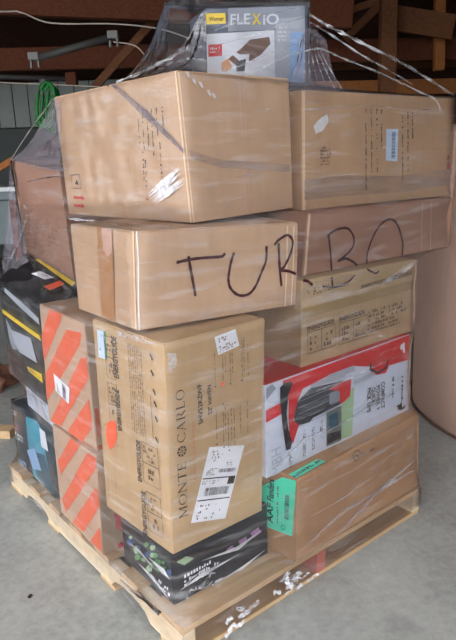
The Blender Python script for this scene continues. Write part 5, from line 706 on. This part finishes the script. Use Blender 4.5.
for it in PRINTS:
    kind, b, f, nm, mat, lay, P = it[:7]; root = ROOT[b]
    par = root
    if nm.startswith(('label_', 'badge_', 'square_', 'sticker_')) and (b, f) in LASTLABEL: par = LASTLABEL[(b, f)]
    if kind == 'poly':
        o = part(nm, on_face(b, f, lay, P), [tuple(range(len(P)))], mat, root if par is root else par)
        if nm.endswith(('label', 'sticker', 'badge', 'square')): LASTLABEL[(b, f)] = o
    elif kind == 'stroke':
        w = it[7]; Q = catmull(on_face(b, f, lay, P), 5) if (nm.startswith('marker') or nm.startswith('emblem')) else on_face(b, f, lay, P); n = fnormal(b, f); V, F = [], []
        sc = 1
        for i, p in enumerate(Q):
            t = (Q[min(i+1, len(Q)-1)]-Q[max(i-1, 0)]).normalized(); s = n.cross(t).normalized()
            if nm.startswith('marker'): sc = 1+.12*math.sin(i*1.7)
            if nm == 'edge_wear' or nm == 'crease_edge': sc = 1
            V += [p+s*w*.5*sc, p-s*w*.5*sc]
        for i in range(len(Q)-1): F.append((2*i, 2*i+1, 2*i+3, 2*i+2))
        part(nm, V, F, mat, par)
    elif kind == 'text':
        s, serif, bold = it[7:10]; vs_, fs = serif_mesh(s) if serif else glyph_mesh(s, bold)
        (a0, a1), (b0, b1), (c0, c1) = P
        part(nm, on_face(b, f, lay, [(a0+(b0-a0)*x+(c0-a0)*y_, a1+(b1-a1)*x+(c1-a1)*y_) for x, y_ in vs_]), fs, mat, par)
    elif kind == 'marks':
        rows, dens, bar = it[7:10]; (a0, a1), (b0, b1), (c0, c1) = P; V, F = [], []
        p0, p1, p2 = [fpoint(b, f, s, t) for s, t in P]; ln = (p1-p0).length; hh = (p2-p0).length/rows
        for r in range(rows):
            x = 0
            lim = 1 if bar or rows == 1 else random.uniform(.65, 1)
            while x < lim:
                if bar: w = random.choice((.012, .02, .03))/max(.3, ln/.06)*1.2; gap = random.choice((.012, .02, .03))/max(.3, ln/.06)*1.2
                else: w = random.uniform(.25, .6)*hh/ln; gap = random.uniform(.12, .3)*hh/ln + (.5*hh/ln if random.random() < .16 else 0)
                if bar or random.random() < dens:
                    y0, y1 = (r+.12)/rows, (r+.82)/rows
                    if not bar and random.random() < .35: y1 -= .25/rows
                    i = len(V); x1 = min(x+w, lim)
                    V += on_face(b, f, lay, [(a0+(b0-a0)*u+(c0-a0)*q, a1+(b1-a1)*u+(c1-a1)*q) for u, q in ((x, y0), (x1, y0), (x1, y1), (x, y1))]); F.append((i, i+1, i+2, i+3))
                x += w+gap
        if V: part(nm, V, F, mat, par)['kind'] = 'stuff'
    elif kind == 'emblem':
        c = fpoint(b, f, *P[0], .0008+LAY*lay); n = fnormal(b, f); ux = Vector((0, 0, 1)); ux = (ux-n*ux.dot(n)).normalized(); uy = n.cross(ux); R_ = it[7]; V, F = [], []
        for k in range(8):
            a = 2*math.pi*k/8; i = len(V)
            for rr, da in ((.36, 0), (.7, .26), (1.0, 0), (.7, -.26)): V.append(c+(ux*math.cos(a+da)+uy*math.sin(a+da))*R_*rr)
            F.append((i, i+1, i+2, i+3))
        for r0, r1 in ((.14, .26), (.76, .84)):
            i = len(V)
            for k in range(24):
                a = 2*math.pi*k/24
                for rr in (r0, r1): V.append(c+(ux*math.cos(a)+uy*math.sin(a))*R_*rr)
            for k in range(24): F.append((i+2*k, i+2*k+1, i+2*((k+1) % 24)+1, i+2*((k+1) % 24)))
        part(nm, V, F, mat, par)

# ------------------------------------------------------------------ stretch film
CX, CY = .5, .55
NA = 180
def hull(P):
    P = sorted(set((round(x, 5), round(y, 5)) for x, y in P)); out = []
    for Q in (P, P[::-1]):
        h = []
        for p in Q:
            while len(h) > 1 and (h[-1][0]-h[-2][0])*(p[1]-h[-2][1])-(h[-1][1]-h[-2][1])*(p[0]-h[-2][0]) <= 0: h.pop()
            h.append(p)
        out += h[:-1]
    return out
def radii(P, pad=.008):
    h = hull(P); R_ = []
    for k in range(NA):
        a = 2*math.pi*k/NA; dx, dy = math.cos(a), math.sin(a); best = .05
        for i in range(len(h)):
            (x0, y0), (x1, y1) = h[i], h[(i+1) % len(h)]; ex, ey = x1-x0, y1-y0; den = dx*ey-dy*ex
            if abs(den) < 1e-9: continue
            t = ((x0-CX)*ey-(y0-CY)*ex)/den; u = ((x0-CX)*dy-(y0-CY)*dx)/den
            if t > 0 and -1e-6 <= u <= 1+1e-6: best = max(best, t)
        R_.append(best+pad)
    return R_
def section(z, skip=()):
    P = []
    for k, h in HEX.items():
        if k in skip: continue
        for c in 'FRBL':
            a, b_ = h[c+'b'], h[c+'t']
            if a[2]-.012 <= z <= b_[2]+.012:
                u = min(1, max(0, (z-a[2])/(b_[2]-a[2]))); P.append((a[0]+(b_[0]-a[0])*u, a[1]+(b_[1]-a[1])*u))
    if z <= PH+.004: P += [(0, 0), (PW, 0), (PW, PD), (0, PD)]
    return P
zs = [.03+.018*i for i in range(200) if .03+.018*i < 1.47]
Rz = [radii(section(z)) for z in zs]
zi = lambda z: min(range(len(zs)), key=lambda i: abs(zs[i]-z))
# tent from the far-left carton up to the top cartons
i0, i1 = zi(1.262), zi(1.455)
for i in range(i0, i1):
    u = (zs[i]-zs[i0])/(zs[i1]-zs[i0])
    Rz[i] = [max(a, b0*(1-u)+b1*u) for a, b0, b1 in zip(Rz[i], Rz[i0], Rz[i1])]
Wt = [HEX['W'][c+'t'] for c in 'FRBL']; top = max(p[2] for p in Wt)+.012
Rw = radii([(p[0], p[1]) for p in Wt], .012); Ra = Rz[-1]
for i in range(1, 15):
    u = i/14; zs.append(zs[i1]+(top-zs[i1])*u if i else 0)
    ex = [.55-.27*max(0, math.cos(2*math.pi*k/NA-2.46)) for k in range(NA)]
    Rz.append([max(b0*(1-u**e)+b1*u**e, b1) for b0, b1, e in zip(Ra, Rw, ex)])
order = sorted(range(len(zs)), key=lambda i: zs[i]); zs = [zs[i] for i in order]; Rz = [Rz[i] for i in order]
for _ in range(2):
    Rs = [list(r) for r in Rz]
    for i in range(1, len(zs)-1):
        for k in range(NA): Rs[i][k] = max(Rz[i][k], .25*Rz[i-1][k]+.5*Rz[i][k]+.25*Rz[i+1][k])
    Rz = Rs
V, F = [], []
for i, z in enumerate(zs):
    for k in range(NA):
        a = 2*math.pi*k/NA; p = Vector((math.cos(a), math.sin(a), z))
        w = .004*mn.noise(Vector((p.x*4, p.y*4, z*26)))+.003*mn.noise(Vector((p.x*9+z*8, p.y*9-z*8, z*9)))
        r = Rz[i][k]+max(-.004, w); V.append((CX+r*p.x, CY+r*p.y, z))
n = len(zs)
for i in range(n-1):
    for k in range(NA): F.append((i*NA+k, i*NA+(k+1) % NA, (i+1)*NA+(k+1) % NA, (i+1)*NA+k))
cap = len(V); V.append((sum(p[0] for p in Wt)/4, sum(p[1] for p in Wt)/4, top+.002))
for k in range(NA): F.append(((n-1)*NA+k, (n-1)*NA+(k+1) % NA, cap))
film = thing('stretch_film', (CX, CY, 0), 'clear wrinkled stretch film wrapped around the whole pallet stack', 'plastic film')
part('film_sheet', V, F, 'film', film, True)
def ribbon(name, P, w, mat, twist=.6, n_=8, phase=0.0):
    Q = catmull(P, n_); V, F = [], []; m_ = len(Q); cols = 5
    for i, p in enumerate(Q):
        t = (Q[min(i+1, m_-1)]-Q[max(i-1, 0)]).normalized(); view = (p-CAM).normalized(); s = t.cross(view).normalized(); nn = s.cross(t)
        a = twist*math.sin(i*.55+phase); s2 = s*math.cos(a)+nn*math.sin(a); ww = w*(1+.35*math.sin(i*1.3+phase))*(.35+.65*math.sin(math.pi*min(1, max(.06, (i+.5)/m_)))**.4)
        for c in range(cols):
            u = c/(cols-1)-.5; V.append(p+s2*ww*u+nn*(.004*math.cos(c*math.pi+i)))
    for i in range(m_-1):
        for c in range(cols-1): F.append((i*cols+c, i*cols+c+1, (i+1)*cols+c+1, (i+1)*cols+c))
    return part(name, V, F, mat, film, True)
for k, (nm, P, w) in enumerate(STRANDS): ribbon(nm, P, w, 'film_bunched', .3, 8, k*1.3)
for top_, bot_, amp in DRAPES:
    T_, B_ = catmull(top_, 12), catmull(bot_, 12); V, F = [], []; m_ = len(T_); rows = 16
    for j in range(rows+1):
        u = j/rows
        for i in range(m_):
            p = T_[i]*(1-u)+B_[i]*u; sag = -.03*math.sin(math.pi*u)
            V.append(p+FD*amp*(.3+.7*u)*math.sin(i*.75+2.0*mn.noise(Vector((i*.25, u*2, amp*90))))*math.sin(math.pi*min(1, .15+u))+Vector((0, 0, sag)))
    for j in range(rows):
        for i in range(m_-1): F.append((j*m_+i, j*m_+i+1, (j+1)*m_+i+1, (j+1)*m_+i))
    part('film_drape', V, F, 'film_bunched' if amp > .013 else 'film' if amp > .01 else 'veil_haze', film, True)
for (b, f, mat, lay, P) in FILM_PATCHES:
    Q = on_face(b, f, lay+4, P); part('film_crease_glare', Q, [tuple(range(len(Q)))], mat, film)  # film folds, and film glare painted on as white streaks
# torn white shreds along the right side of the pallet
for k in range(22):
    x = random.gauss(.37, .03) if k < 12 else random.gauss(.17, .03) if k < 17 else random.uniform(.1, .6); z = random.uniform(.01, .085); l = random.uniform(.015, .05); sl = random.uniform(-.1, .7)
    P = [Vector((x+l*t, -.012-.010*random.random(), max(.006, min(.095, z+sl*l*t+random.uniform(-.003, .003))))) for t in (0, .35, .7, 1)]
    ribbon('film_shred', P, random.uniform(.004, .014), 'veil_white_glare' if k % 3 else 'film_bunched', .5, 4, k)
# shreds round the foot of the black picture box
for k in range(10):
    x = random.uniform(.03, .16); y0 = .075; l = random.uniform(.02, .06)
    zz = random.uniform(.01, .06); sl = random.uniform(-.4, .5); P = [Vector((x+l*t, y0+random.uniform(-.01, 0), PH+max(.004, zz+sl*l*t))) for t in (0, .4, .7, 1)]
    ribbon('film_shred', P, random.uniform(.003, .007), 'veil_white_glare' if k % 2 else 'film_bunched', 1.0, 4, k)
o = link('metal_nut', hexmesh('nut', aabb(-.007, -.005, 0, .007, .005, .006), .002), 'print_black'); o.location = (-.203, .51, 0); o.rotation_euler.z = .6; tag(o, 'small dark scrap on the bare floor left of the pallet', 'scrap')
